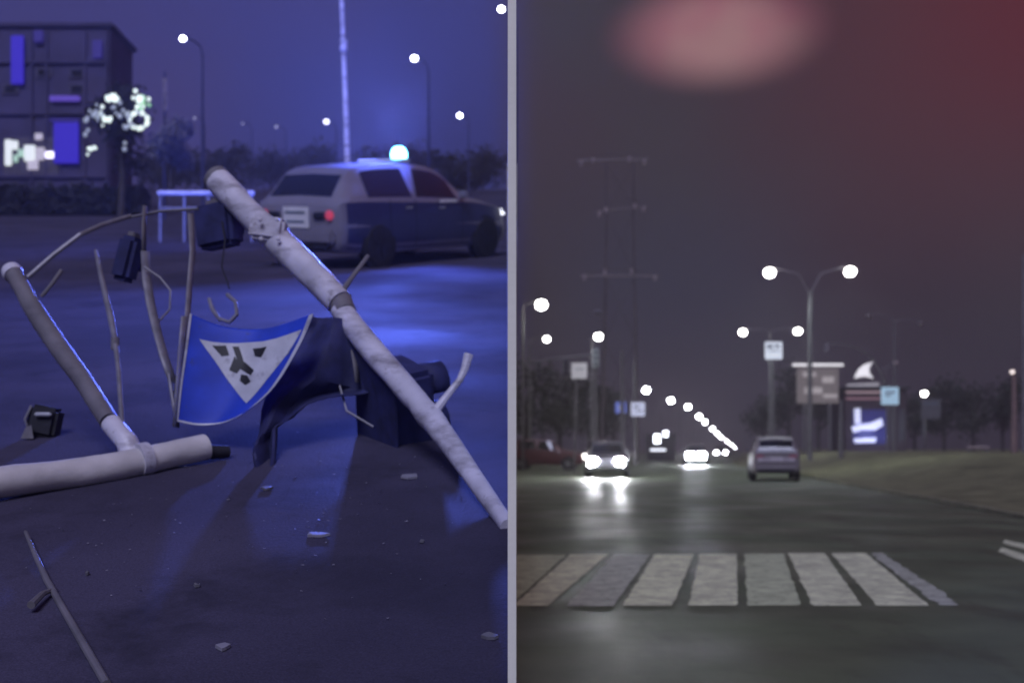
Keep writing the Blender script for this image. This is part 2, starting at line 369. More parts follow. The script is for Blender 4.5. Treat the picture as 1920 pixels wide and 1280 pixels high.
def car(label, loc, head, paintm, prof='hatch', tilt=0., cat="car", group=None, lights=None, plate=True, beacon=False, scale=1., glow=None, lower=None, name="car", tail=tailoff, band=None, rim=None, trims=None):
    M = Matrix.Rotation(tilt, 4, 'X') @ Matrix.Rotation(head, 4, 'Z') @ Matrix.Scale(scale, 4)
    root = empty(name, loc, label, cat, group, M)
    P = PROFS[prof]; n = len(P)
    def st_(u):
        i = min(n-2, int(u)); t = u - i
        q = [P[max(0, min(n-1, i+k))] for k in (-1, 0, 1, 2)]
        return [cr(q[0][k], q[1][k], q[2][k], q[3][k], t) for k in range(8)]
    def surf(u, v, off=0.):
        y, zb, zl, zt, wb, wm, wl_, wtp = st_(u)
        zm = lerp(zb, zl, .52)
        C = [(wb, zb), (lerp(wb, wm, .75), lerp(zb, zm, .28)), (wm, zm), (wl_, zl), (wtp, zt), (0, zt + .022)]
        i = min(4, int(v)); t = v - i
        return Vector((lerp(C[i][0], C[i+1][0], t), y, lerp(C[i][1], C[i+1][1], t)))
    def nrm(u, v):
        e = .03; u0, u1 = max(0, u-e), min(n-1, u+e); v0, v1 = max(0, v-e), min(5, v+e)
        d = (surf(u1, v) - surf(u0, v)).cross(surf(u, v1) - surf(u, v0))
        if d.length < 1e-9: return Vector((0,0,1))
        d.normalize(); return -d if d.dot(Vector((surf(u,v).x, 0, .3))) < 0 else d
    NU, NV = (n-1)*4, 15
    def side(s):
        mb.grid((lambda a, b: (lambda p: (p.x*s, p.y, p.z))(surf(a*(n-1), b*5))), NU, NV)
    mb = MB(); side(1); side(-1)
    for uu, ord_ in ((0, 1), (n-1, -1)):                       # close the ends and the floor
        ring = [surf(uu, b*5/NV) for b in range(NV+1)]
        lo = len(mb.v); mb.v += ring + [Vector((-p.x, p.y, p.z)) for p in ring[::-1]][1:]
        mb.f.append(tuple(range(lo, len(mb.v)))[::ord_])
    fl = []
    mb.grid(lambda a, b: (lambda p: (p.x*(2*b-1), p.y, p.z))(surf(a*(n-1), 0)), NU, 2)
    b_ = bmesh.new(); tmp = bpy.data.meshes.new("t"); tmp.from_pydata(mb.v, [], mb.f); b_.from_mesh(tmp)
    bmesh.ops.remove_doubles(b_, verts=b_.verts[:], dist=.0008); bmesh.ops.recalc_face_normals(b_, faces=b_.faces[:])
    me = bpy.data.meshes.new("body"); b_.to_mesh(me); b_.free(); me.polygons.foreach_set('use_smooth', [True]*len(me.polygons)); me.set_sharp_from_angle(angle=R(38))
    me.materials.append(paintm); ob = bpy.data.objects.new("body", me); COL.objects.link(ob); ob.parent = root
    def uof(yv):
        for i in range(n-1):
            if P[i+1][0] >= yv: return i + (yv - P[i][0]) / (P[i+1][0] - P[i][0])
        return n-1
    def patch(nm, u0, u1, v0, v1, m, s=None, off=.008, par=root, nu=8, nv=4, taper=0.):
        q = MB()
        for sgn in ((1, -1) if s is None else (s,)):
            def fn(a, b, sgn=sgn):
                uu = lerp(u0, u1, a); vv = lerp(v0, v1, b)
                if taper: uu = lerp(uu, lerp(u0, u1, .5), b*taper)
                p = surf(uu, vv) + nrm(uu, vv)*off; return (p.x*sgn, p.y, p.z)
            q.grid(fn, nu, nv)
        return q.build(nm, m, par, smooth=60)
    for s in (1, -1):
        patch("side_window", uof(-1.45), uof(-.5), 3.10, 3.86, glassd, s, taper=.12)
        patch("side_window", uof(-.42), uof(.62), 3.10, 3.86, glassd, s, taper=.16)
        if lower: patch("side_shade_panel", uof(-1.95), uof(1.85), .6, 2.94, lower, s, off=.006, nu=20)  # dark panel gives the car side its shade by colour
        if band: patch("side_band", uof(-1.95), uof(1.85), 2.25, 2.62, band, s, off=.007, nu=20)
        for yy in (-.62, .18):
            p = surf(uof(yy), 2.72)
            MB().box((s*(p.x+.012), yy, p.z), (.03, .17, .028), bev=.008).build("door_handle", chrome if beacon else paintm, root)
        if beacon:
            for yy in (-1.02, -.46, .70):
                patch("door_seam", uof(yy-.009), uof(yy+.009), .9, 3.02, black, s, off=.010, nu=1, nv=8)
        p = surf(uof(.62), 3.1)
        mr_ = MB().box((s*(p.x+.10), .66, p.z+.07), (.18, .10, .13), bev=.03).build("wing_mirror", paintm, root)
    patch("windscreen", uof(.46), uof(.98), 4.04, 5, glassd)
    ry = (-2.0, -1.72) if prof == 'hatch' else (-2.08, -1.88)
    patch("rear_window", uof(ry[0]), uof(ry[1]), 4.06, 5, glassd)
    zb0 = P[1][1]
    MB().box((0, P[0][0]-.02, zb0+.19), (1.5, .12, .20), bev=.04).build("rear_bumper", paintm, root)
    MB().box((0, P[0][0]-.03, zb0+.05), (1.3, .10, .09), bev=.03).build("lower_valance", black, root)
    if plate:
        pl = MB().box((0, P[0][0]-.075 if prof=='hatch' and not beacon else P[0][0]-.02, zb0+(.46 if beacon else .23 if prof=='hatch' else .50)), (.52,.014,.115 if not beacon else .30), bev=.004).build("license_plate", platem, root)
        if beacon:
            for zz, ww in ((.07,.40),(-.06,.36)):
                MB().box((-.01, P[0][0]-.030, zb0+.46+zz), (ww,.006,.035)).build("plate_marking", mk, pl)
    for s in (1, -1):
        if beacon:
            MB().box((s*.46, P[0][0]-.010, P[0][2]-.10), (.24, .06, .10), bev=.02).build("tail_lamp_housing", black, root)
            MB().box((s*.66, P[0][0]-.005, P[0][2]-.09), (.14, .10, .13), bev=.03).build("tail_lamp", tail, root)
            MB().box((s*(P[5][6]+.012), .35, .93), (.03, .42, .05), bev=.012).build("painted_glint", platem, root)  # added white strip stands in for a bright reflection
        else: MB().box((s*.62, P[0][0]-.012, P[0][2]-.08), (.30, .10, .15), bev=.03).build("tail_lamp", tail, root)
        hp = surf(n-2.2, 2.75)
        hw = 1.45 if lights is headx else 1.0
        hl = (MB().box((s*(.55 if lights is not headx else .38), P[-2][0]+.05, P[-2][2]-.02), ((.38*hw, .14, .34*hw) if lights else (.30,.12,.14)), bev=.05) if not beacon else MB().box((s*.72, P[-3][0]+.03, .70), (.16, .30, .14), bev=.05)).build("headlamp", lights if lights else poleg, root)
        for wy_ in (-1.30, 1.33):
            wx = s*(P[5][5] - .085); rr = .315 if prof=='hatch' else .36
            Mx = Matrix.Rotation(R(90), 4, 'Y')
            MB().lathe([(rr+.055,-.012),(rr+.055,.012)], 24, Mx, (s*(P[5][5]-.018), wy_, rr+.01)).build("wheel_arch", black, root)
            wo = MB().lathe([(rr*.7,-.10),(rr*.94,-.10),(rr,-.07),(rr,.07),(rr*.94,.10),(rr*.7,.10)], 24, Mx, (wx, wy_, rr)).build("wheel", rubber, root)
            rb = MB().lathe([(rr*.30,.0),(rr*.30,.02)], 16, Mx, (wx+s*.10-(.02 if s>0 else 0), wy_, rr))
            for q in range(5):
                an = q*2*math.pi/5
                rb.box((wx+s*.102, wy_+math.cos(an)*rr*.36, rr+math.sin(an)*rr*.36), (.012, rr*.62, .05), Matrix.Rotation(an, 4, 'X'))
            rb.build("rim", rim or rimm, wo)
    for (tz, th, tw, tm) in (trims or []):
        MB().box((0, P[0][0]-.045, tz), (tw, .05, th), bev=.02).build("tailgate_trim", tm, root)
    if beacon:
        zr = 1.50 if prof=='hatch' else 1.69
        lb = MB().box((.1,-.28,zr+.045), (.95,.2,.05), bev=.02).build("light_bar", platem, root)
        MB().lathe([(.12,0),(.125,.07),(.10,.14),(.05,.175)], 16, None, (.42,-.28,zr+.08)).build("beacon_lens", beac, lb)
        for k, (aim, pw_) in enumerate((((.25,-.88,.60), 9000), ((-.9,-.1,.45), 8000), ((.30,-.88,-.38), 1700))):
            lamp_light("beacon_light", (.42,-.28,zr+.30), pw_, (.10,.16,1), root, 'SPOT', .2, aim, 124)
    if glow:
        for s in (1, -1):
            lamp_light("headlamp_light", (s*.58, P[-1][0]+.12, .66), glow, (.9,.93,1), root, 'SPOT', .06, (0, 1, -.045), 75)
    return root

# ------------------------------------------------------------------ street lamps and poles on the right
def street_lamp(label, head, base_z, arm, m=lampw, group="street lamps along the dark road", pr=.09, light=0., hs=1., col=(.84,.97,1), bx=None, polem=None):
    """single lamp; head = position of the glass; arm = horizontal vector from the head to the pole"""
    h = Vector(head); b = Vector((h.x+arm[0], h.y+arm[1], base_z))
    root = empty("street_lamp", b, label, "street lamp", group); pm = polem or steel
    H = h.z - b.z; L = -Vector((arm[0], arm[1], 0))
    MB().tube([(0,0,-.3),(0,0,H*.55),(0,0,H-.25)], [pr, pr*.8, pr*.6], 10).build("pole", pm, root)
    MB().tube([(0,0,H-.3), Vector((0,0,H))+L*.12, Vector((0,0,H+.10))+L*.5, Vector((0,0,H+.12))+L*.95], pr*.45, 8).build("arm", pm, root)
    d = L.normalized() if L.length > .01 else Vector((0,-1,0)); Mz = Matrix.Rotation(math.atan2(d.x, -d.y)*-1, 4, 'Z') if L.length>.01 else None
    MB().box(Vector((0,0,H+.03+.14*hs))+L, (.22*hs,.5*hs,.08*hs), Matrix.Rotation(math.atan2(d.y,d.x)-R(90),4,'Z'), bev=.04*hs).build("lamp_head", pm, root)
    MB().lathe([(.06*hs,-.22*hs),(.16*hs,-.17*hs),(.205*hs,-.06*hs),(.17*hs,.06*hs),(.06*hs,.12*hs)], 14, None, Vector((0,0,H+.03))+L).build("lamp_glass", m, root)
    if light: lamp_light("lamp_light", Vector((0,0,H-.25))+L, light, col, root, 'SPOT', .2, (0,0,-1), 150)
    return root
def twin_lamp(label, p1, p2, base_z, m=lampw, light=0., lit_=True, pr=.12, polez=None):
    p1, p2 = Vector(p1), Vector(p2); c = (p1+p2)/2
    root = empty("twin_street_lamp", (c.x, c.y, base_z), label, "street lamp", "twin-arm street lamps")
    H = (polez or c.z) - base_z
    MB().tube([(0,0,-.3),(0,0,H*.6),(0,0,H)], [pr, pr*.85, pr*.6], 12).build("pole", steel, root)
    for p in (p1, p2):
        q = Vector((p.x-c.x, p.y-c.y, p.z-base_z))
        MB().tube([(0,0,H-.15), Vector((0,0,H))*.3+Vector((q.x*.4,q.y*.4,q.z+.22))*.7, Vector((q.x*.8,q.y*.8,q.z+.16)), q+Vector((0,0,.12))], .032, 8).build("arm", poleg, root)
        MB().box(q+Vector((0,0,.19)), (.5,.22,.08), bev=.03).build("lamp_head", steel, root)
        MB().lathe([(.08,-.26),(.20,-.20),(.25,-.07),(.21,.06),(.08,.13)], 14, None, q+Vector((0,0,.03))).build("lamp_glass", m, root)
        if light: lamp_light("lamp_light", q+Vector((0,0,-.3)), light, (.84,.97,1), root, 'SPOT', .2, (0,0,-1), 150)
    return root
twin_lamp("tall twin-arm street lamp, the higher lit pair above the billboard", at(1443,510,52), at(1594,508,52), .95, light=700, polez=at(1524,545,52).z)
twin_lamp("twin-arm street lamp, the lower lit pair behind the square sign", at(1393,622,78), at(1496,620,78), .9, light=700)
twin_lamp("faint unlit twin-arm lamp right of the lit pairs", at(1628,592,88), at(1726,606,88), .9, m=mat("lamp_glass_unlit", (.14,.11,.11), rough=.4))
street_lamp("brightest street lamp beside the white divider, high on the left of the road", at(1015,570,64), 0, (-1.0,.3), light=900, hs=1.5, col=(.95,1,.97))
street_lamp("small street lamp just below the brightest one at the left", at(1025,635,84), 0, (-1.2,.3), hs=1.1)
street_lamp("street lamp directly above the oncoming car at the left", at(1122,630,82), 0, (-.4,1.0), light=700, hs=1.4)
row = [(1212,730,150),(1258,750,188),(1290,762,215),(1311,780,262),(1322,790,300),(1336,803,345)]
wds = ["nearest","second","third","fourth","fifth","sixth"]
for (px, py, Yd), wd in zip(row, wds):
    street_lamp(f"{wd} lamp of the long row receding down the road", at(px,py,Yd), -.1, (-1.5,.2), m=lampf, hs=min(2.6, 1.5+Yd/260))
far = [(1345,812,370),(1352,819,410),(1362,826,450),(1371,832,520),(1378,838,570)]
for (px, py, Yd), wd in zip(far, ("seventh","eighth","ninth","tenth","farthest")):
    street_lamp(f"{wd} lamp of the long row receding down the road", at(px,py,Yd), -.5, (-1.5,.2), m=lampf, hs=2.2)
street_lamp("single street lamp over the verge, right of the blue lit sign", at(1733,737,96), .9, (.3,.8), light=400, hs=1.2)
street_lamp("leaning pale lamp post near the right edge of the picture", at(1898,697,62), .9, (.22,.3), m=lit("lamp_glass_dim", (1,.85,.8), 1.6), hs=.6, pr=.17, polem=mat("pole_rust_red", (.21,.14,.13), rough=.7, var=.25))
def plain_pole(name, label, px0, py0, px1, base, Yd, r, m, cat="pole", par=None):
    a = at(px0, py0, Yd); b = at(px1, 0, Yd); b.z = base
    root = empty(name, b, label, cat)
    MB().tube([(0,0,-.3), (a-b)*.5, a-b], [r, r*.9, r*.7], 12).build("pole", m, root)
    MB().lathe([(r*1.7,0),(r*1.7,.05),(r*1.1,.12)], 12).build("base_flange", m, root)
    MB().lathe([(r*.85,0),(r*.8,.05),(r*.3,.09)], 12, None, a-b-Vector((0,0,.02))).build("cap", m, root)
    return root
plain_pole("utility_pole", "tall dark pole cut by the right picture edge", 1919, 480, 1921, .9, 58, .09, poleg)

# ------------------------------------------------------------------ square signs on posts
def square_sign(label, px, py, Yd, size, post, base_z, face, bars_, frame=swhite, postm=steel, r=.045):
    c = at(px, py, Yd); b = at(post, py, Yd); b.z = base_z
    root = empty("road_sign", b, label, "road sign")
    topz = c.z - b.z
    MB().tube([(0,0,-.3),((c.x-b.x)*.3,0,topz*.5),((c.x-b.x)*.6,.05,topz+size*.3)], r, 8).build("post", postm, root)
    o = Vector((c.x-b.x, -.05, topz))
    pn = MB().box(o, (size,.03,size), bev=.01).build("panel", face, root)
    for (x, z, w_, h_, m) in bars_:
        MB().box(o+Vector((x*size,-.020,z*size)), (w_*size,.008,h_*size)).build("marking", m, pn)
    for z in (-.25,.25):
        MB().box(o+Vector((0,.035,z*size)), (size*.5,.04,.04)).build("bracket", postm, root)
    return root
sgl = lit("sign_glow", (.85,.93,1), .38, (.75,.78,.8)); sgd = lit("sign_glow_dim", (1,.98,.97), .16, (.45,.44,.44))  # sign faces emit a glow in place of the light they reflect
sgb = lit("sign_glow_blue", (.55,.85,1), .30, (.5,.7,.78)); pass
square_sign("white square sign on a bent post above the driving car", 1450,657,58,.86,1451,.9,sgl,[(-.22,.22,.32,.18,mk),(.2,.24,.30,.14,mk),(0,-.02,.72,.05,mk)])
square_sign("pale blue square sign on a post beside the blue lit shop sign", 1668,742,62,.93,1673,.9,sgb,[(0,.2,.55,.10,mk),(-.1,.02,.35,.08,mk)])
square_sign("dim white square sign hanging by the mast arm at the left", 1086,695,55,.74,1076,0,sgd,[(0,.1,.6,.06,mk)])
square_sign("bluish white square sign left of the lamp row", 1196,767,80,.95,1188,0,lit("sign_glow_violet", (.72,.78,1), .42, (.7,.72,.8)),[(-.1,.18,.4,.12,mk),(.1,-.12,.5,.08,mk)])
square_sign("small deep blue square sign behind the oncoming car", 1164,764,84,.80,1166,0,lit("sign_glow_deep", (.25,.32,.85), .22, (.12,.16,.5)),[(0,0,.4,.4,swhite)])
square_sign("dim grey sign panel under the single lamp at the right", 1745,766,94,1.6,1722,.9,mat("sign_back_grey", (.10,.10,.105), rough=.7),[(0,.25,.7,.06,mk)])
plain_pole("utility_pole", "pale straight pole behind the oncoming car, left of a shorter pole", 1166,658,1168,0,76,.14,steel)
plain_pole("utility_pole", "shorter pale pole rising behind the bluish square sign", 1189,676,1191,0,84,.13,steel)
plain_pole("utility_pole", "pale pole carrying the right side of the dim billboard", 1577,752,1577,.9,66,.13,steel)

# mast arm with signal heads at the left
mp = at(1117, 652, 60); mb_ = Vector((mp.x, 60, 0)); mast = empty("signal_mast", mb_, "pale traffic signal mast with a long arm reaching over the left lanes", "traffic signal")
MB().tube([(0,0,-.3),(0,0,3),(0,0,mp.z)], [.10,.09,.06], 12).build("pole", steel, mast)
al = at(969, 684, 60) - mb_; ar = at(1117, 664, 60) - mb_
MB().tube([ar, lerp(ar, al, .5)+Vector((0,0,.05)), al], [.06,.055,.05], 10).build("arm", steel, mast)
for px in (1010, 1060):
    c = at(px, 690 - (px-970)*.1, 60) - mb_ - Vector((0,.12,.25))
    hd = MB().box(c, (.30,.22,.85), bev=.03).build("signal_head", poleg, mast)
    for k in range(3): MB().lathe([(.11,0),(.11,.09),(.09,.10)], 12, Matrix.Rotation(R(90),4,'X'), c+Vector((0,-.105,.27-.27*k))).build("signal_lens", black, hd)
c = at(1117, 672, 60) - mb_ + Vector((0,-.16,0))
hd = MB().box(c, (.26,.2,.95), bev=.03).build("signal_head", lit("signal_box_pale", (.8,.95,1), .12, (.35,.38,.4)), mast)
for k in range(3): MB().lathe([(.10,0),(.10,.09),(.08,.10)], 12, Matrix.Rotation(R(90),4,'X'), c+Vector((0,-.095,.3-.3*k))).build("signal_lens", black, hd)

# curved mast arm at the right
cb = at(1664, 725, 74); root = empty("curved_mast", (cb.x, 74, .9), "thin curved mast arm arching left above the lit shop", "mast")
pts = [Vector((0,0,-.3)), Vector((0,0,2.5))] + [at(px, py, 74) - Vector((cb.x, 74, .9)) for px, py in ((1662,722),(1650,695),(1632,668),(1608,652),(1580,645),(1552,644))]
MB().tube(pts, [.09,.085,.08,.075,.07,.06,.05,.045], 10).build("mast_tube", steel, root)
MB().box(pts[-1]+Vector((-.1,-.05,-.25)), (.26,.22,.6), bev=.03).build("signal_head", poleg, root)
a0 = at(1650,678,74) - Vector((cb.x,74,.9)); a1 = at(1680,680,74) - Vector((cb.x,74,.9))
MB().tube([pts[3], a1], .04, 8).build("side_arm", steel, root)
MB().lathe([(.05,-.1),(.14,-.05),(.14,.05),(.05,.1)], 12, None, a1).build("camera_dome", mat("dome_pale", (.5,.4,.38), rough=.4), root)

# ------------------------------------------------------------------ power pylon with three levels of crossarms
pyc = at(1162, 840, 105); pyl = empty("power_pylon", (pyc.x, 105, 0), "faint tall power pylon with pairs of crossarms above the left signs", "pylon")
def pp(px, py): return at(px, py, 105) - Vector((pyc.x, 105, 0))
for x0, x1, xb in ((1137,1137,1128),(1188,1188,1196)):
    MB().tube([pp(xb, 866), pp(lerp(xb, x0, .8), 540), pp(x0, 388), pp(x1, 305)], [.16,.10,.075,.06], 8).build("leg", pylm, pyl)
for (xa, ya, xb, yb, m) in ((1082,302,1215,299,0),(1118,396,1212,387,1),(1088,517,1236,518,0)):
    MB().tube([pp(xa,ya), pp(xb,yb)], .10 if not m else .06, 8).build("crossarm", mat("crossarm_steel", (.20,.17,.17), rough=.6), pyl)
    MB().tube([pp(xa+4,ya), pp(1137,ya-12 if not m else ya-14), pp(1188,yb-12 if not m else yb-14), pp(xb-4,yb)], .05, 8).build("arm_brace", pylm, pyl)
insm = mat("insulator_glaze", (.42,.36,.36), rough=.3)
for px, py in ((1090,302),(1112,297),(1180,294),(1208,299),(1124,397),(1136,389),(1190,382),(1207,388),(1096,515),(1134,505),(1184,503),(1228,516)):
    MB().lathe([(.10,-.25),(.20,-.15),(.10,-.05),(.20,.05),(.10,.15),(.16,.25)], 10, None, pp(px,py+5)).build("insulator", insm, pyl)
for a, b in (((1137,310),(1188,388)),((1188,310),(1137,392)),((1137,400),(1188,510)),((1188,400),(1137,510)),((1136,520),(1192,640)),((1190,520),(1133,640)),((1133,640),(1195,760)),((1192,640),(1130,760))):
    MB().tube([pp(*a), pp(*b)], .035, 6).build("lattice_brace", pylm, pyl)
MB().lathe([(.25,-.2),(.42,-.05),(.42,.05),(.25,.2)], 12, None, pp(1121,585)).build("warning_globe", mat("globe_grey", (.17,.17,.19), rough=.5), pyl)

# ------------------------------------------------------------------ billboard and lit shop on the right
def facade(px0, py0, px1, py1, Yd):
    a = at(px0, py1, Yd); b = at(px1, py0, Yd); return a, b
a, b = facade(1494, 690, 1572, 756, 92)
bbc = Vector(((a.x+b.x)/2, 92, .9)); bill = empty("billboard", bbc, "dim grey billboard with a bright top edge behind the tall pole", "billboard")
def bq(px, py, d=0.): return at(px, py, 92) - bbc + Vector((0, d, 0))
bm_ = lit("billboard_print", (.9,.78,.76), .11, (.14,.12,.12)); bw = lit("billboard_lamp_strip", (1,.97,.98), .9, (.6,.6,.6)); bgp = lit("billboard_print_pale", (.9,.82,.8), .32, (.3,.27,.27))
c = (bq(1494,756)+bq(1572,690))/2; d = bq(1572,690)-bq(1494,756)
MB().box(c, (d.x,.25,d.z), bev=.03).build("panel", bm_, bill)
MB().box(bq(1533,684,-.12), (4.0,.14,.20), bev=.04).build("lamp_trough", bw, bill)
for px, py, w_, h_ in ((1517,702,1.0,.35),(1552,712,.9,.5),(1524,732,1.4,.5),(1556,742,1.1,.3)):
    MB().box(bq(px,py,-.14), (w_,.02,h_), bev=.006).build("printed_block", bgp, bill)
for px in (1508, 1556):
    MB().tube([bq(px,756), Vector((bq(px,756).x,0,-.3))], .12, 10).build("leg", steel, bill)
a, b = facade(1582, 735, 1700, 846, 100)
shc = Vector(((a.x+b.x)/2, 100, .9)); shop = empty("shop", (shc.x, 102.5, .9), "dark roadside shop with striped fascia, white emblem and blue lit window", "shop")
shc = Vector((shc.x, 102.5, .9))
def sq(px, py, d=0.): return at(px, py, 100 + d) - shc
W0, W1 = sq(1584,846).x, sq(1700,846).x; ztop = sq(1600,728).z
swall = mat("shop_wall_dark", (.045,.030,.036), rough=.8, var=.2, scale=.8)
MB().box(((W0+W1)/2, 0, ztop/2-.1), (W1-W0, 5, ztop), bev=.04).build("wall", swall, shop)
rf = MB().box(((W0+W1)/2, -.1, ztop+.06), (W1-W0+.5, 5.6, .22), bev=.05).build("roof", mat("shop_roof", (.06,.055,.06), rough=.8), shop)
for py, m in ((735, lit("fascia_strip_pale", (1,.72,.78), .30, (.4,.3,.3))), (747, lit("fascia_strip_rose", (1,.5,.6), .16, (.3,.2,.2)))):
    q = sq(1616, py, 0); MB().box((lerp(W0,W1,.32), -2.58, q.z), ((W1-W0)*.62, .10, .16), bev=.03).build("fascia_strip", m, shop)
em = lit("emblem_white", (1,.96,.98), .85, (.7,.7,.7))
ec = [(1602,709),(1606,699),(1612,690),(1621,683),(1637,678),(1631,686),(1629,694),(1631,701),(1638,709),(1622,705)]
def prism(pts, d0, d1):
    n_ = len(pts); A = [sq(x, y_, 0)+Vector((0,d0,0)) for x, y_ in pts]; B = [sq(x, y_, 0)+Vector((0,d1,0)) for x, y_ in pts]
    mbx = MB(); mbx.add(A+B, [tuple(range(n_))[::-1], tuple(range(n_,2*n_))] + [(i,(i+1)%n_,n_+(i+1)%n_,n_+i) for i in range(n_)]); return mbx
prism(ec, -.05, .15).build("emblem", em, rf, smooth=0)
prism([(1588,720),(1648,717),(1648,726),(1588,727)], -.05, .15).build("roof_sign_bar", lit("emblem_bar", (.9,.85,.88), .25, (.4,.4,.4)), rf, smooth=0)
for px in (1606, 1634): MB().tube([sq(px,727,.1), sq(px,706,.1)], .05, 6).build("sign_strut", steel, rf)
blu = lit("window_blue", (.10,.11,.55), .16, (.03,.03,.1)); wht = lit("window_white_tube", (.78,.82,1), .8, (.6,.6,.7))
wn = MB(); q0, q1 = sq(1598,832), sq(1662,768)
win = MB().box(((q0.x+q1.x)/2, -2.53, (q0.z+q1.z)/2), (q1.x-q0.x, .08, q1.z-q0.z), bev=.02).build("window", blu, shop)
for pts in ([(1601,766),(1612,765),(1613,793),(1602,795)], [(1595,800),(1612,795),(1630,793),(1652,784),(1655,797),(1640,806),(1615,806),(1600,811)], [(1600,822),(1642,820),(1640,829),(1602,830)]):
    prism(pts, -.16, -.08).build("lit_tube_sign", wht, win, smooth=0)
lamp_light("shop_window_light", Vector(((q0.x+q1.x)/2, -4, 1.5)), 150, (.4,.45,1), shop, radius=.6)
for x in (.78,.92):
    MB().box((lerp(W0,W1,x), -2.53, ztop*.42), ((W1-W0)*.10,.06,ztop*.5), bev=.01).build("shutter", mat("shutter_grey", (.06,.06,.065), rough=.7), shop)

# small pale thing on the far right: low bench-like barrier
bo = at(1834, 838, 70); brr = empty("road_barrier", (bo.x, 70, .93), "small pale horizontal barrier far off on the right verge", "barrier")
MB().box((0,0,bo.z-.93), (1.35,.08,.14), bev=.02).build("beam", mat("barrier_pale", (.34,.28,.26), rough=.6), brr)
for s in (-.55,.55): MB().box((s,.06,(bo.z-.93)/2-.05), (.07,.06,bo.z-.93+.1)).build("leg", poleg, brr)

# ------------------------------------------------------------------ cars on the right road
silver = mat("paint_silver", (.20,.18,.195), rough=.5, metal=.1, var=.05, coat=0)
darkred = mat("paint_dark_red", (.10,.025,.03), rough=.35, var=.08, coat=.5)
dark = mat("paint_dark", (.03,.03,.036), rough=.35, var=.08, coat=.5)
whitep = mat("paint_white", (.50,.50,.52), rough=.35, var=.04, coat=.5)
greyp = mat("paint_grey", (.10,.10,.115), rough=.35, var=.05, coat=.5)
c1 = car("silver estate car driving away on the right half of the dark road", (10.0,45,0), -R(9), silver, 'suv', scale=.96, trims=[(1.14,.13,1.46,swhite),(.80,.16,1.40,mat("trim_pale",(.42,.38,.42),rough=.4))], tail=mat("tail_lamp_pink", (.30,.12,.15), rough=.3))
p = at(1139, 893, 50); car("oncoming car with two bright round headlights at the left of the road", (p.x,50,0), R(180)-R(6), greyp, 'hatch', lights=headl, glow=600)
p = at(1305, 871, 85); car("distant oncoming car with dazzling headlights in the middle of the road", (p.x,85,0), R(180)-R(9), dark, 'hatch', lights=headx, glow=700)
p = at(1238, 864, 112); kk = empty("lit_kiosk", (p.x,112,0), "tiny brightly lit kiosk far off below the lamp row", "kiosk")
MB().box((0,0,1.25), (2.6,2.0,2.5), bev=.05).build("wall", dark, kk); MB().box((0,-.1,2.56), (3.0,2.5,.14), bev=.04).build("roof", poleg, kk)
kl = lit("kiosk_panel", (.85,.88,1), 9)
def kq(px, py): return at(px, py, 110.9) - Vector((p.x,112,0))
for px, py, w_, h_ in ((1232,822,.55,.85),(1248,813,.45,.5)): MB().box(kq(px,py), (w_,.08,h_), bev=.03).build("lit_panel", kl, kk)
MB().box(kq(1234,843), (1.5,.08,.16), bev=.03).build("lit_counter", lit("kiosk_counter", (.85,.88,1), 2.5), kk)
p = at(1000, 880, 66); car("dark red car standing by the white divider, left of the oncoming car", (1.9,66,0), R(-98), darkred, 'suv', lights=lit("side_lamp_warm", (1,.93,.88), 5))
p = at(1352, 862, 150); car("far queueing car beside the driving silver car", (p.x,150,0), R(180)-R(11), dark, 'hatch', lights=lampf)

# ------------------------------------------------------------------ trees
foliage = mat("foliage_dark", (.040,.050,.034), rough=.8, var=.4, scale=3, spec=.2)
foliage2 = mat("foliage_dim", (.030,.032,.040), rough=.8, var=.4, scale=3, spec=.2)
bark = mat("bark", (.05,.043,.04), rough=.9, var=.3, bump=.3)
def tree(label, loc, h, cw, leaves=1500, m=foliage, seed=0, group="dark trees along the road", ls=.3, name="tree"):
    rg = random.Random(seed); root = empty(name, loc, label, "tree", group)
    tk = MB(); tk.tube([(0,0,-.3),(rg.uniform(-.1,.1),0,h*.3),(rg.uniform(-.2,.2),rg.uniform(-.2,.2),h*.7)], [h*.028,h*.022,h*.008], 8)
    cl_ = []
    for i in range(9):
        an = rg.uniform(0, 6.28); rr = cw*rg.uniform(.15,.42); zz = h*rg.uniform(.38,.88)
        c = Vector((math.cos(an)*rr*(1.2-zz/h*.7), math.sin(an)*rr*(1.2-zz/h*.7), zz)); cl_.append((c, cw*rg.uniform(.16,.30)))
        tk.tube([(0,0,zz*.6), c*.6+Vector((0,0,zz*.25)), c], [h*.011,h*.007,h*.003], 6)
    tk.build("trunk", bark, root)
    vs, fs = [], []
    for i in range(leaves):
        c, r_ = rg.choice(cl_); d = Vector((rg.gauss(0,1), rg.gauss(0,1), rg.gauss(0,.8))).normalized()*r_*rg.uniform(.35,1.15)
        p_ = c + d; a_ = Vector((rg.gauss(0,1),rg.gauss(0,1),rg.gauss(0,1))).normalized(); b_ = a_.orthogonal().normalized(); s_ = ls*rg.uniform(.5,1.2)
        o = len(vs); vs += [p_-a_*s_*.5, p_+b_*s_*.28, p_+a_*s_*.5, p_-b_*s_*.28]; fs.append((o,o+1,o+2,o+3))
    MB().add(vs, fs).build("crown", m, root, smooth=0); return root
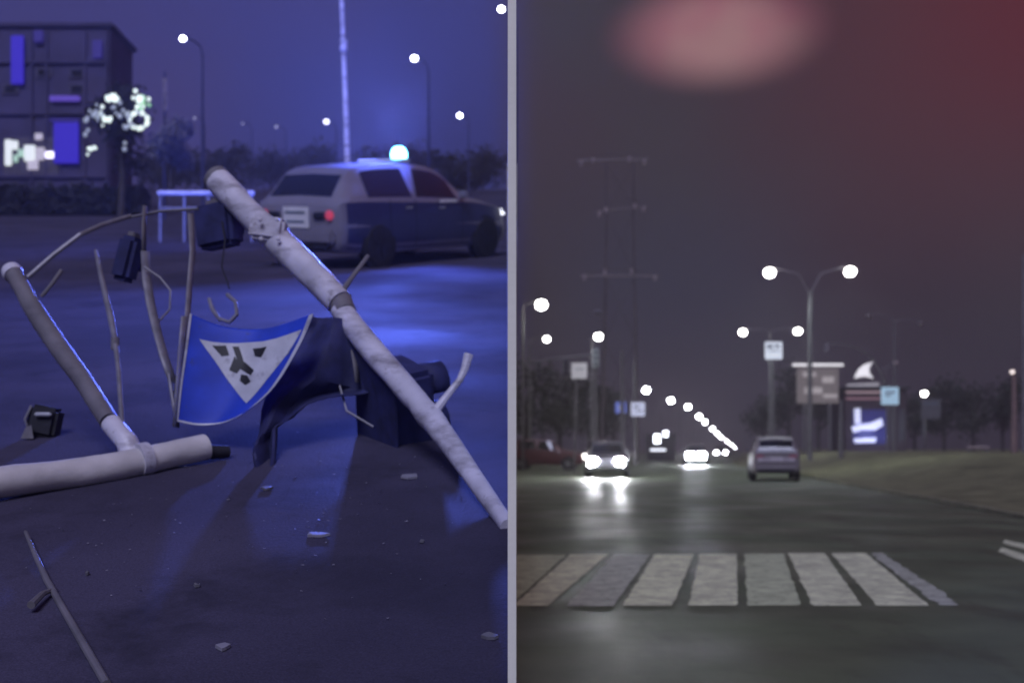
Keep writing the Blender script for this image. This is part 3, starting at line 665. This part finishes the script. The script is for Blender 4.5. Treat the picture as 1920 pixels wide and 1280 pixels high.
for i, (px, Yd, h, lab) in enumerate([(990,95,8.5,"dark leafy tree next to the white divider under the mast arm"),(1050,110,9,"dark leafy tree behind the dim hanging sign at the left"),(1105,125,8,"dark tree left of the paired pale poles"),(1150,150,9,"dark tree behind the paired pale poles"),
        (1480,125,9.5,"dark tree between the square sign and the billboard"),(1535,135,9,"dark tree behind the dim billboard"),(1715,130,7,"dark tree right of the shop"),(1770,120,7.5,"dark tree behind the dim grey sign panel"),(1825,125,7,"dark tree above the small pale barrier"),(1880,115,7.5,"dark tree by the leaning lamp post"),(1430,160,9,"dark tree behind the driving silver car")]):
    tree(lab, ((px-960)/F*Yd, Yd, .8 if px > 1450 else 0), h, h*.85, 1400, seed=i+3, ls=.5)

# ================================================================== LEFT: the blue street
TILT = ANG
def onst(px, y): return Vector(((px-960)/F*y, y, gz(y)))
# police car
pw = mat("police_paint", (.22,.21,.27), rough=.32, var=.05, coat=.6)
pn = mat("police_side_shade", (.022,.024,.10), rough=.35, var=.1, coat=.5)  # shade of the car's turned-away side, put into the paint colour
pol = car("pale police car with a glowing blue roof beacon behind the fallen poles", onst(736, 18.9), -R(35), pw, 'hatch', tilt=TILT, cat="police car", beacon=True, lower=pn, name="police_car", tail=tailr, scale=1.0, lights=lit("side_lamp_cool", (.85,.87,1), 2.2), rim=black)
# tall post behind the police car, thin
b = onst(657, 26); root = empty("lamp_post", b, "tall thin post rising behind the police car out of the picture", "post")
t1 = at(639, -40, 26) - b
MB().tube([(0,0,-.3), t1*.5, t1], [.075,.06,.05], 10).build("pole", polew, root)
MB().lathe([(.16,0),(.16,.05),(.09,.12)], 12).build("base_flange", steel, root)
MB().lathe([(.085,0),(.085,.25)], 12, None, t1*.72).build("joint_sleeve", polew, root)
# lamps over the blue street
for px, py, Yd, lab, s in ((343,73,44,"small lit street lamp above the fairy-lit tree",.5),(777,110,46,"lit street lamp high above the blue beacon",.58),(940,18,40,"lit street lamp in the top corner beside the white divider",.5),(862,217,70,"lower lit lamp right of the blue beacon",.66),(612,228,72,"dim lit lamp left of the tall thin post",.81),(365,222,84,"tiny faint lamp right of the fairy-lit tree",.5),(455,232,88,"tiny faint lamp between the tree and the thin post",.45),(518,238,80,"faint lamp with a drooping arm left of the thin post",.6)):
    dimm = lampc if py < 218 else (lit("lamp_glass_mid", (.75,.74,1), 4) if s > .8 else lit("lamp_glass_faint", (.6,.6,1), .55))
    p = at(px, py, Yd); street_lamp(lab, p, gz(Yd), (.5,.9), m=dimm, group="street lamps over the blue street", hs=s, light=0, polem=navy, pr=.07)
# railing behind the wreck
yr = 24.0; b = onst(380, yr); rl = empty("street_railing", b, "pale metal railing behind the broken poles, left of the police car", "railing")
for py, xs, m in ((362,(296,476),polew),(391,(300,476),poleg)):
    MB().tube([at(xs[0],py,yr)-b, at(xs[1],py,yr)-b], .05 if m is polew else .035, 8).build("rail", m, rl)
for px in (300, 345, 390, 435, 472):
    q = onst(px, yr) - b; MB().tube([q-Vector((0,0,.2)), at(px,358,yr)-b], .03, 8).build("post", poleg, rl)

# building with blue light strips
yb = 46.0; fcl = lambda px, py, d=0.: at(px, py, yb + d)
b0 = Vector(((90-960)/F*yb, yb+1.4, gz(yb)))
bd = empty("building", b0, "dark building with vertical blue light strips at the far left", "building")
bx0, bx1 = at(-160,0,yb).x - b0.x, at(206,0,yb).x - b0.x; bh = at(0,52,yb).z - b0.z
bwall = mat("facade_dark", (.055,.046,.12), rough=.8, var=.3, scale=.5)
MB().box(((bx0+bx1)/2, 0, bh/2-.4), (bx1-bx0, 2.8, bh+.8), bev=.05).build("wall", bwall, bd)
MB().box(((bx0+bx1)/2, 0, bh+.08), (bx1-bx0+.3, 3.1, .2), bev=.05).build("roof", bwall, bd)
ledb = lit("led_blue", (.06,.025,1), .50, (.01,.01,.04)); ledv = lit("led_violet", (.22,.12,1), .45, (.02,.02,.05)); ledd = lit("led_blue_dim", (.12,.07,1), .17, (.01,.01,.04))
def panel(name, px0, py0, px1, py1, m, d=-.15, par=bd, th=.1):
    a = fcl(px0, py1) - b0; c_ = fcl(px1, py0) - b0
    return MB().box(((a.x+c_.x)/2, -1.4+d, (a.z+c_.z)/2), (c_.x-a.x, th, c_.z-a.z), bev=.02).build(name, m, par)
panel("light_strip", 24, 70, 47, 160, ledb); panel("light_strip", 176, 78, 194, 112, ledd); panel("light_strip", 96, 182, 152, 192, ledv)
panel("light_panel", 104, 232, 150, 308, ledb); panel("light_strip", 66, 60, 84, 82, ledd); panel("light_strip", 96, 224, 150, 230, ledd)
for px in (-20, 60, 88, 160, 200): panel("pilaster", px-3, 60, px+3, 395, bwall, -.05)
for py in (118, 214, 332): panel("cornice", -160, py-3, 204, py+3, bwall, -.09)
for i in range(3):
    for j in range(3):
        if (i, j) in ((0, 0), (1, 1)): continue
        f_ = panel("window", 206+22*0+j*0+ -200+ j*62, 128+ i*30 if i<2 else 340, 206-200+j*62+30, 128+i*30+20 if i<2 else 386, mat("window_frame_dark", (.05,.042,.09), rough=.6), -.03, th=.08)
        panel("pane", 210-200+j*62, 131+i*30 if i<2 else 344, 206-200+j*62+26, 128+i*30+17 if i<2 else 382, glassd, -.055, f_, th=.06)
# bright shop window low at the left
sw = lit("shop_light_white", (.92,1,.95), .75, (.6,.6,.6)); sp_ = lit("shop_light_pink", (.95,.85,1), .38, (.5,.5,.5)); sg = lit("shop_light_green", (.6,1,.7), .42, (.5,.6,.5))
sf = panel("shop_window", 8, 258, 112, 330, mat("shop_glass_dim", (.10,.09,.12), rough=.3), -.04)
for (x0,y0,x1,y1,m) in ((12,264,24,312,sw),(22,266,36,282,sw),(36,282,48,296,sg),(48,274,68,304,sw),(54,300,74,320,sp_),(68,252,82,264,sp_),(70,278,86,302,sp_),(88,286,104,298,lit("shop_light_violet",(.8,.75,1),2.2)),(28,292,36,306,sg)):
    panel("lit_display", x0, y0, x1, y1, m, -.12, sf)
# tree with fairy lights
ft = tree("leafy tree hung with white and green fairy lights by the building", onst(226, 39), 4.6, 3.0, 1800, m=foliage2, seed=77, group=None, ls=.22, name="fairy_light_tree")
fb = Vector(ft.location); lw = lit("fairy_white", (.85,1,.93), 1.3); lg = lit("fairy_green", (.40,1,.40), .6); lp = lit("fairy_pale", (.62,.75,.95), .35)
rg = random.Random(5)
spots = []
for cx, cy, sx, sy_, nn, m in ((210,187,10,5,9,lw),(262,186,12,9,14,lw),(268,196,10,10,10,lg),(178,210,8,10,9,lp),(200,222,9,10,10,lw),(228,210,16,10,10,lp),(172,278,5,8,8,lw),(163,240,4,14,6,lp),(234,275,3,6,2,lp)):
    for i in range(nn): spots.append((rg.gauss(cx,sx*.7), rg.gauss(cy,sy_*.7), m))
for i in range(20):
    an = i/20*6.28; spots.append((260+math.cos(an)*17, 226+math.sin(an)*15, lw if i % 3 else lp))
for i in range(9): spots.append((lerp(232,256,i/8), 236+math.sin(i)*3, lp))
bme = {}
for px, py, m in spots:
    p = at(px, py, 37.6 + rg.uniform(-.3,.3)) - fb
    if m.name not in bme:
        o = MB().lathe([(.02,-.07),(.062,-.02),(.062,.03),(.02,.06)], 8).build("fairy_bulb", m, ft); bme[m.name] = o.data
    else:
        o = bpy.data.objects.new("fairy_bulb", bme[m.name]); COL.objects.link(o); o.parent = ft
    o.location = p; s_ = rg.uniform(.6,1.25); o.scale = (s_,s_,s_)
# pale round shrub and banner pole beside it
tree("pale rounded shrub standing right of the fairy-lit tree", onst(320, 34)+Vector((0,0,1.1)), 1.9, 1.6, 2200, m=mat("foliage_pale", (.17,.17,.22), rough=.8, var=.2), seed=12, group=None, ls=.16, name="shrub")
b = onst(308, 36); root = empty("banner_pole", b, "thin pole with a narrow pale banner right of the fairy-lit tree", "pole")
MB().tube([(0,0,-.3), at(309,135,36)-b], [.05,.03], 8).build("pole", navy, root)
q = (at(303,208,36)+at(314,150,36))/2 - b
MB().grid(lambda u, v: q+Vector((lerp(-.05,.10,u), -.04+.02*math.sin(v*5), lerp(-.5,.5,v))), 3, 8).build("banner", mat("banner_cloth", (.20,.17,.22), rough=.8), root, solid=.01)
# low dark hedge in front of the building
hb = onst(110, 40); hg = empty("hedge", hb, "low dark clipped hedge in front of the dark building", "hedge")
rg = random.Random(21); vs, fs = [], []
for i in range(5200):
    p_ = Vector((rg.uniform(-3.6,3.0), rg.uniform(-.5,.5), rg.uniform(.05,1.0)*(.9+.1*math.sin(i)))); a_ = Vector((rg.gauss(0,1),rg.gauss(0,1),rg.gauss(0,1))).normalized(); b_ = a_.orthogonal().normalized(); s_ = rg.uniform(.07,.16)
    o = len(vs); vs += [p_-a_*s_, p_+b_*s_*.5, p_+a_*s_, p_-b_*s_*.5]; fs.append((o,o+1,o+2,o+3))
MB().add(vs, fs).build("foliage", foliage2, hg, smooth=0)
MB().box((-.3,0,.35), (6.2,.5,.7), bev=.1).build("stems", bark, hg)
# trees along the far end of the blue street
for i, (px, Yd, h) in enumerate([(350,82,3.0),(430,90,3.4),(520,86,2.8),(590,92,3.3),(700,88,3.2),(770,94,3.4),(840,85,2.9),(905,92,3.3),(300,92,3.5)]):
    lab = ["small dark tree at the street's end right of the shrub","small dark tree at the street's end above the fallen pole's tip","small dark tree at the street's end under the drooping lamp","small dark tree at the street's end left of the thin post","small dark tree at the street's end behind the police car roof","small dark tree at the street's end behind the blue beacon","small dark tree at the street's end right of the beacon","small dark tree at the street's end nearest the white divider","small dark tree at the street's end behind the banner pole","dark tree rising behind the left part of the dark building","dark tree rising behind the right part of the dark building"][i]
    tree(lab, onst(px, Yd), h, h*1.5, 1300, m=foliage2, seed=40+i, group="dark trees at the end of the blue street", ls=.45)

# ------------------------------------------------------------------ the wreck
# thick white pole lying on the street with the grey upright torn from it
o0 = gl(120, 925); mastw = empty("broken_mast", o0, "thick white pole lying on the street with a bent grey branch frame", "fallen pole")
A = gl(-260, 985); B = gl(385, 866); rA = .070
A.z += rA; B.z += rA*.92
def rel(v): return Vector(v) - o0
pts = [lerp(A, B, t) + Vector((0,0,.012*math.sin(t*7))) for t in [i/10 for i in range(11)]]
MB().dented([rel(p) for p in pts], [rA*(1-.12*i/10) for i in range(11)], 24, seg=5, amt=.07, seed=8, cap=False).build("main_pole", mat("pole_cream_paint", (.60,.57,.56), rough=.5, var=.12, scale=7, bump=.1), mastw)
dB = (B-A).normalized()
MB().tube([rel(B-dB*.01), rel(B-dB*.012)], [rA*.80, rA*.80], 24).build("hollow_end", sblack, mastw)
MB().tube([rel(B+dB*.02+Vector((0,0,-.02))), rel(B+dB*.10+Vector((.02,0,-.03)))], [rA*.5, rA*.42], 12).build("torn_stub", black, mastw)
MB().tube([rel(B-dB*.34), rel(B-dB*.29)], [rA*1.08]*2, 24).build("pole_collar", polew, mastw)
U0 = at(238, 828, 5.35); U1 = at(205, 790, 5.45); U2 = at(110, 650, 5.85); U3 = at(24, 512, 6.2)
MB().tube([rel(U0+Vector((.02,0,-.05))), rel(U0), rel(lerp(U0,U1,.9))], [.052,.050,.048], 16).build("branch_socket", polew, mastw)
MB().dented([rel(U1), rel(lerp(U1,U2,.5)+Vector((.008,0,0))), rel(U2), rel(lerp(U2,U3,.6)+Vector((-.01,0,0))), rel(U3)], [.046,.047,.050,.050,.048], 16, seed=6).build("bent_branch", poleg, mastw)
MB().lathe([(.052,-.02),(.056,0),(.050,.03),(.02,.045)], 16, (U3-U2).to_track_quat('Z','Y').to_matrix().to_4x4(), rel(U3)).build("end_cap", polew, mastw)
def rod(name, pix, r, m, par, o):
    P_ = [at(*q) - o for q in pix]; return MB().tube(P_, r, 8).build(name, m, par)
rod("bent_rod", [(52,520,6.2),(100,478,6.25),(150,440,6.3),(190,422,6.45),(245,405,6.6)], .0135, rodm, mastw, o0)
rod("short_rod", [(78,556,6.1),(96,534,6.1),(116,506,6.12)], .011, poleg, mastw, o0)
rod("hanging_rod", [(180,470,6.35),(190,520,6.2),(208,596,6.0),(216,640,5.85),(222,690,5.7),(230,806,5.38)], [.010,.014,.017,.014,.012,.012], rodm, mastw, o0)
MB().lathe([(.022,-.03),(.022,.03)], 10, None, at(216,644,5.84)-o0).build("rod_joint", poleg, mastw)
# bent bracket frame behind the sign
o1 = gl(300, 720); frame = empty("sign_bracket_frame", o1, "thin bent bracket frame hanging left of the blue sign", "bracket")
def strip(name, pix, wpx, m, par, o, tw=.3, th=.006):
    q = [(at(*a_), at(a_[0]+wpx, a_[1]+2, a_[2]+tw*.1)) for a_ in pix]; nq = len(q)-1
    mb2 = MB().grid(lambda u, v: lerp(q[round(u*nq)][0], q[round(u*nq)][1], v) - o, nq, 2); return mb2.build(name, m, par, solid=th)
strip("flat_bar", [(264,470,6.4),(266,520,6.3),(274,570,6.2),(286,620,6.1),(300,670,6.0),(316,716,5.95)], 17, rodm, frame, o1)
strip("flat_bar", [(268,385,6.5),(266,420,6.45),(266,470,6.4)], 8, poleg, frame, o1)
strip("flat_bar", [(352,400,6.4),(356,470,6.3),(350,540,6.2),(346,600,6.05),(334,680,5.95),(326,740,5.9)], 10, rodm, frame, o1)
rod("thin_wire", [(270,500,6.3),(300,520,6.3),(320,545,6.25),(318,580,6.2),(300,600,6.1)], .006, rodm, frame, o1)
rod("cross_wire", [(240,408,6.6),(300,396,6.55),(372,392,6.5)], .008, poleg, frame, o1)
rod("curled_strap", [(392,560,6.1),(398,580,6.05),(412,598,6.0),(430,604,6.0),(444,590,6.0),(442,566,6.05),(426,552,6.1)], .011, rodm, frame, o1)
rod("lower_wire", [(316,700,5.95),(322,740,5.92),(330,786,5.88)], .009, rodm, frame, o1)

# pedestrian crossing sign, upside down and folded
L_ = [(356,588),(348,650),(338,725),(332,790)]; Rt = [(588,588),(562,648),(512,728),(456,776)]
T_ = [(356,588),(420,612),(500,616),(588,588)]; B_ = [(332,790),(372,797),(418,793),(456,776)]
def poly(ctrl, t):
    n_ = len(ctrl)-1; i = min(n_-1, int(t*n_)); f_ = t*n_ - i
    q = [ctrl[max(0,min(n_,i+k))] for k in (-1,0,1,2)]
    return Vector((cr(q[0][0],q[1][0],q[2][0],q[3][0],f_), cr(q[0][1],q[1][1],q[2][1],q[3][1],f_)))
def spx(s, t):      # Coons patch in picture directions, s to the right, t down
    a_ = lerp(poly(L_, t), poly(Rt, t), s); b_ = lerp(poly(T_, s), poly(B_, s), t)
    c_ = lerp(lerp(Vector(L_[0]), Vector(Rt[0]), s), lerp(Vector(L_[-1]), Vector(Rt[-1]), s), t)
    return a_ + b_ - c_
def sdep(s, t): return 5.80 - .10*t - .34*max(0, s-.55)**1.5*(1.2-t*.3) + .05*math.sin(s*3.1)
def sgn3(s, t, off=0.):
    q = spx(s, t); p_ = at(q.x, q.y, sdep(s, t)); return p_ + Vector((.15,-1,.1)).normalized()*off
o2 = sgn3(.5, 1.0); sgn = empty("crossing_sign", o2, "bent blue pedestrian crossing sign hanging upside down in the wreck", "road sign")
MB().grid(lambda u, v: sgn3(u, v) - o2, 24, 24).build("blue_plate", sblue, sgn, solid=.004, smooth=60)
def inv(px, py):    # picture point -> patch coordinates
    s, t = .5, .5
    for _ in range(60):
        q = spx(s, t); e = Vector((px, py)) - q
        js = (spx(s+.01, t)-q)/.01; jt = (spx(s, t+.01)-q)/.01; D = js.x*jt.y - js.y*jt.x
        if abs(D) < 1e-6: break
        s += .7*(e.x*jt.y - e.y*jt.x)/D; t += .7*(js.x*e.y - js.y*e.x)/D
        s = max(-.2,min(1.1,s)); t = max(-.2,min(1.1,t))
    return s, t
def decal(name, pix, m, off, par, n_=10):
    """filled shape on the bent plate: a fan of strips between picture points, following the bend"""
    st2 = [inv(*p_) for p_ in pix]; cx = sum(a_[0] for a_ in st2)/len(st2); cy = sum(a_[1] for a_ in st2)/len(st2)
    vs, fs = [], []
    per = []
    for i in range(len(st2)):
        a_, b_ = st2[i], st2[(i+1)%len(st2)]
        for k_ in range(4): per.append((lerp(a_[0],b_[0],k_/4), lerp(a_[1],b_[1],k_/4)))
    R_ = 6; n2 = len(per)
    for r_ in range(R_+1):
        for (a_, b_) in per: vs.append(sgn3(lerp(cx,a_,r_/R_), lerp(cy,b_,r_/R_), off) - o2)
    for r_ in range(R_):
        for i in range(n2): j = (i+1)%n2; fs.append((r_*n2+i, r_*n2+j, (r_+1)*n2+j, (r_+1)*n2+i))
    return MB().add(vs, fs).build(name, m, par, smooth=60)
tri = decal("white_triangle", [(374,636),(470,642),(566,618),(540,662),(500,712),(462,756),(424,708)], swhite, .006, sgn)
for pix in ([(398,648),(424,648),(430,666),(416,668)], [(436,650),(448,650),(456,678),(476,694),(470,704),(448,690)], [(474,654),(500,650),(490,670),(478,668)], [(452,702),(464,704),(470,716),(460,722),(450,714)], [(440,668),(452,690),(444,700),(430,694)]):
    decal("walking_figure", pix, sblack, .009, tri)
def edge_strip(pts_st, w_, off=.007):
    n_ = len(pts_st)-1
    return MB().grid(lambda u, v: (lambda q: sgn3(q[0][0]+q[1][0]*w_*v, q[0][1]+q[1][1]*w_*v, off) - o2)(pts_st[round(u*n_)]), n_, 1)
es = edge_strip([((.0, i/20), (1, 0)) for i in range(21)], .035); es.build("white_border", swhite, sgn, smooth=0)
es = edge_strip([((i/20, 1.0), (0, -1)) for i in range(21)], .035, .008); es.build("white_border", swhite, sgn, smooth=0)
es = edge_strip([((1.0, i/20), (-1, 0)) for i in range(21)], .05, .0075); es.build("white_border", swhite, sgn, smooth=0)
strip("back_bracket", [(340,592,5.9),(334,660,5.9),(328,740,5.88),(324,800,5.85)], 12, rodm, sgn, o2)

# leaning bent pole with the thin end on the ground
P1 = [(408,338,6.75),(470,400,6.6),(540,470,6.4),(600,528,6.25),(638,568,6.15)]
P2 = [(640,580,6.12),(668,620,6.0),(720,682,5.8),(775,746,5.6),(806,782,5.48),(840,826,5.28),(892,900,4.9),(952,988,4.5)]
o3 = gl(700, 820); lp_ = empty("leaning_pole", o3, "pale bent pole leaning diagonally across the police car and wreck", "fallen pole")
MB().dented([at(*q)-o3 for q in P1], [.076,.082,.082,.078,.072], 20, seed=3).build("upper_tube", polew, lp_)
MB().tube([at(638,566,6.16)-o3, at(648,588,6.1)-o3], [.064,.060], 16).build("crushed_joint", poleg, lp_)
MB().dented([at(*q)-o3 for q in P2], [.058,.062,.062,.060,.062,.050,.040,.034], 20, seed=4).build("lower_tube", polew, lp_)
dq = (at(*P1[1])-at(*P1[0])).normalized()
MB().lathe([(.078,0),(.078,.03),(.070,.04)], 20, dq.to_track_quat('Z','Y').to_matrix().to_4x4(), at(404,333,6.76)-o3).build("end_flange", poleg, lp_)
Mk = Matrix.Rotation(R(8), 4, 'Y')
MB().box(at(503,430,6.42)-o3, (.19,.12,.13), Mk, bev=.02).build("clamp_block", polew, lp_)
rod("side_bracket", [(812,776,5.47),(838,742,5.48),(862,712,5.5),(872,690,5.52),(879,664,5.53)], [.024,.017,.016,.019,.024], polew, lp_, o3)
rod("twisted_rod", [(640,548,6.15),(660,520,6.2),(690,480,6.3)], [.018,.013,.012], poleg, lp_, o3)
strip("torn_strap", [(650,600,6.05),(655,640,6.0),(662,680,5.95),(666,716,5.92)], 9, poleg, lp_, o3)

for px, py, Yd in ((488,412,6.33),(520,412,6.31),(490,448,6.33),(522,448,6.31)):
    MB().lathe([(.012,0),(.012,.012),(.006,.016)], 8, Matrix.Rotation(R(90),4,'X'), at(px,py,Yd)-o3).build("bolt", polew, lp_)
rod("hanging_wire", [(420,360,6.7),(414,400,6.68),(422,450,6.6),(416,500,6.5),(430,540,6.4)], .005, black, lp_, o3)
rod("hanging_wire", [(640,575,6.1),(632,620,6.05),(644,668,6.0),(636,720,5.95),(650,770,5.9),(700,800,5.85)], .006, rodm, lp_, o3)
# navy sheet metal torn open between sign and pole
Lf = [(580,592,6.02),(520,690,5.9),(486,770,5.7),(476,850,5.55),(488,905,5.42),(502,932,5.36)]
Rg = [(676,600,6.0),(700,730,5.95),(580,760,5.85),(520,800,5.7),(518,880,5.5),(516,926,5.38)]
rg2 = random.Random(9)
def sheet(u, v):
    i = min(4, int(u*5)); f_ = u*5-i
    a_ = lerp(Vector(at(*Lf[i])), Vector(at(*Lf[i+1])), f_); b_ = lerp(Vector(at(*Rg[i])), Vector(at(*Rg[i+1])), f_)
    p_ = lerp(a_, b_, v); return p_ + Vector((0, .045*math.sin(v*9+u*5)+.03*math.sin(u*17+v*4), .012*math.sin(u*23)))
o4 = gl(502, 932)
sh = MB().grid(lambda u, v: sheet(u, v)-o4, 30, 12).build("torn_sheet", navy, None, solid=.006)
sh.location = o4; tag(sh, "dark navy torn metal sheet hanging from the leaning pole's bend", "metal sheet")
# black three-lamp signal head lying under the pole, blue haze painted in as navy
o5 = gl(742, 838); Mh = Matrix.Rotation(R(128),4,'Z') @ Matrix.Rotation(R(-20),4,'Y') @ Matrix.Rotation(R(-14),4,'X')
sh_ = empty("traffic_signal", o5, "black traffic signal head lying behind the leaning pole", "traffic signal")
cc = Vector((0,.16,.20))
hs_ = MB().box(cc, (.32,.26,.46), Mh, bev=.03).build("housing", navy, sh_)
bp_ = MB().box(cc + Mh @ Vector((0,.13,0)), (.42,.012,.56), Mh, bev=.004).build("back_plate", navy, sh_)
lensc = [mat("lens_red_off", (.03,.008,.012), rough=.2), mat("lens_amber_off", (.02,.012,.008), rough=.2)]
for k in range(2):
    c_ = cc + Mh @ Vector((0,-.122,.11-.22*k)); Mz = Mh @ Matrix.Rotation(R(90),4,'X')
    MB().lathe([(.085,0),(.085,.01),(.05,.02)], 16, Mz, c_).build("lens", lensc[k], sh_)
    q = MB(); q.grid(lambda u, v: c_ + Mz @ Vector((math.cos(lerp(-.4,3.54,u))*.095, math.sin(lerp(-.4,3.54,u))*-.095*-1, v*.13)), 14, 2); q.build("visor", navy, sh_, solid=.004)
# smaller dark signal heads caught in the frame
for px, py, Yd, d, an, lab in ((240,486,6.5,(.13,.11,.25),14,"small dark signal box caught between the thin rods"),(410,424,6.75,(.26,.14,.25),-6,"dark blocky signal box behind the leaning pole's upper end")):
    c_ = at(px, py, Yd); rt = empty("signal_box", c_-Vector((0,0,d[2]/2)), lab, "signal box"); Mq = Matrix.Rotation(R(an),4,'Y') @ Matrix.Rotation(R(155),4,'Z'); h0 = Vector((0,0,d[2]/2))
    MB().box(h0, d, Mq, bev=.025).build("housing", navy, rt)
    MB().lathe([(d[0]*.32,0),(d[0]*.36,.05),(d[0]*.33,.052)], 14, Mq @ Matrix.Rotation(R(90),4,'X'), h0 + Mq @ Vector((0,-d[1]/2,0))).build("lens_hood", navy, rt)
    MB().box(h0 + Mq @ Vector((0,0,d[2]/2+.012)), (d[0]*.4,d[1]*.5,.03), Mq, bev=.006).build("mount", poleg, rt)

# loose debris on the street
o6 = gl(76, 822); dbx = empty("broken_lamp_box", o6, "small dark broken lamp box with white shards at the far left", "debris")
MB().box((0,.06,.09), (.15,.12,.16), Matrix.Rotation(R(12),4,'Y'), bev=.02).build("housing", black, dbx)
MB().box((.02,-.02,.125), (.085,.02,.020), bev=.006).build("white_rim", swhite, dbx)
MB().add([(-.09,-.03,.0),(-.02,-.04,.0),(-.035,-.03,.07),(-.075,-.01,.055),(-.05,.0,.01)], [(0,1,2),(0,2,3),(1,4,2),(3,2,4),(0,3,4),(0,4,1)]).build("shard", poleg, dbx, smooth=0)
MB().tube([(-.06,.02,.02),(-.08,.0,.10),(-.05,.01,.17)], .008, 6).build("wire", rodm, dbx)
def flake(name, lab, px, py, w_, d_, m, rot):
    p_ = gl(px, py); rg_ = random.Random(px); n_ = 7
    vs = [(math.cos(i/n_*6.28)*w_*rg_.uniform(.35,.6), math.sin(i/n_*6.28)*d_*rg_.uniform(.35,.6), rg_.uniform(.0,.006)) for i in range(n_)]
    vs2 = [(x, y_, z+.010) for x, y_, z in vs]
    o = MB().add(vs+vs2, [tuple(range(n_))[::-1], tuple(range(n_,2*n_))] + [(i,(i+1)%n_,n_+(i+1)%n_,n_+i) for i in range(n_)]).build(name, m, None, smooth=0)
    o.location = p_; o.rotation_euler = (ANG, 0, R(rot)); tag(o, lab, "debris", "loose shards on the blue street"); return o
fm = mat("shard_plastic", (.26,.25,.30), rough=.5, var=.15); fm2 = mat("shard_plastic_dim", (.15,.145,.17), rough=.5, var=.15)
flake("shard", "brightest pale shard on the street below the torn sheet", 595, 1005, .085, .05, fm, -10)
flake("shard", "pale shard near the bottom centre of the blue street", 417, 1216, .04, .045, fm, 20)
flake("shard", "dim elongated shard near the divider at the bottom", 919, 1196, .05, .03, fm2, -15)
flake("shard", "tiny dim shard left of the bottom shard", 164, 1078, .018, .02, fm2, 5)
flake("shard", "tiny dim shard in the middle of the lower street", 369, 1101, .018, .02, fm2, 40)
flake("shard", "tiny dim shard right of the lower street's middle", 790, 1018, .02, .02, fm2, 60)
flake("shard", "pale crumpled shard beside the black signal head", 768, 896, .09, .07, fm, 12)
flake("shard", "dim shard at the foot of the torn sheet", 500, 918, .05, .05, fm2, 12)
gb = gl(480, 960); rg = random.Random(31); vs, fs = [], []
for i in range(260):
    px, py = rg.gauss(520, 260), rg.gauss(930, 110)
    if not (5 < px < 930 and 700 < py < 1275): continue
    p_ = gl(px, py) - gb + Vector((0,0,.004)); s_ = rg.uniform(.003,.010); o = len(vs)
    d_ = [Vector((rg.uniform(-1,1), rg.uniform(-1,1), rg.uniform(0,.6)))*s_ for _ in range(4)]
    vs += [p_+q for q in d_]; fs += [(o,o+1,o+2),(o,o+2,o+3),(o,o+1,o+3),(o+1,o+2,o+3)]
gr = MB().add(vs, fs).build("glass_crumbs", fm, None, smooth=0); gr.location = gb
tag(gr, "fine pale crumbs of broken glass scattered on the blue street", "debris", kind="stuff")
o7 = gl(120, 1140); rdn = empty("loose_rod", o7, "dim thin rod with a short stub lying at the bottom left", "debris")
def onr(px, py, up): return gl(px, py) + Vector((0,0,up)) - o7
MB().tube([onr(48,1012,.03),onr(66,1050,.02),onr(88,1096,.015),onr(120,1152,.014),onr(160,1222,.014),onr(200,1292,.014)], [.007,.009,.011,.011,.012,.012], 10).build("rod", poleg, rdn)
MB().tube([onr(98,1114,.016),onr(80,1130,.03),onr(58,1152,.03)], [.007,.010,.013], 8).build("stub", poleg, rdn)

# ------------------------------------------------------------------ thin night haze in the air
hz = MB().box((0, 262, 17.5), (1240, 780, 37)).build("haze", None, None, smooth=0)
hm = bpy.data.materials.new("haze_air"); hm.use_nodes = True; t = hm.node_tree
for n_ in list(t.nodes): t.nodes.remove(n_)
pv = t.nodes.new('ShaderNodeVolumePrincipled'); mo = t.nodes.new('ShaderNodeOutputMaterial')
pv.inputs['Color'].default_value = (.40, .36, .36, 1); pv.inputs['Density'].default_value = .0030; pv.inputs['Anisotropy'].default_value = .2
t.links.new(pv.outputs[0], mo.inputs['Volume']); hz.data.materials.append(hm); tag(hz, kind="stuff")
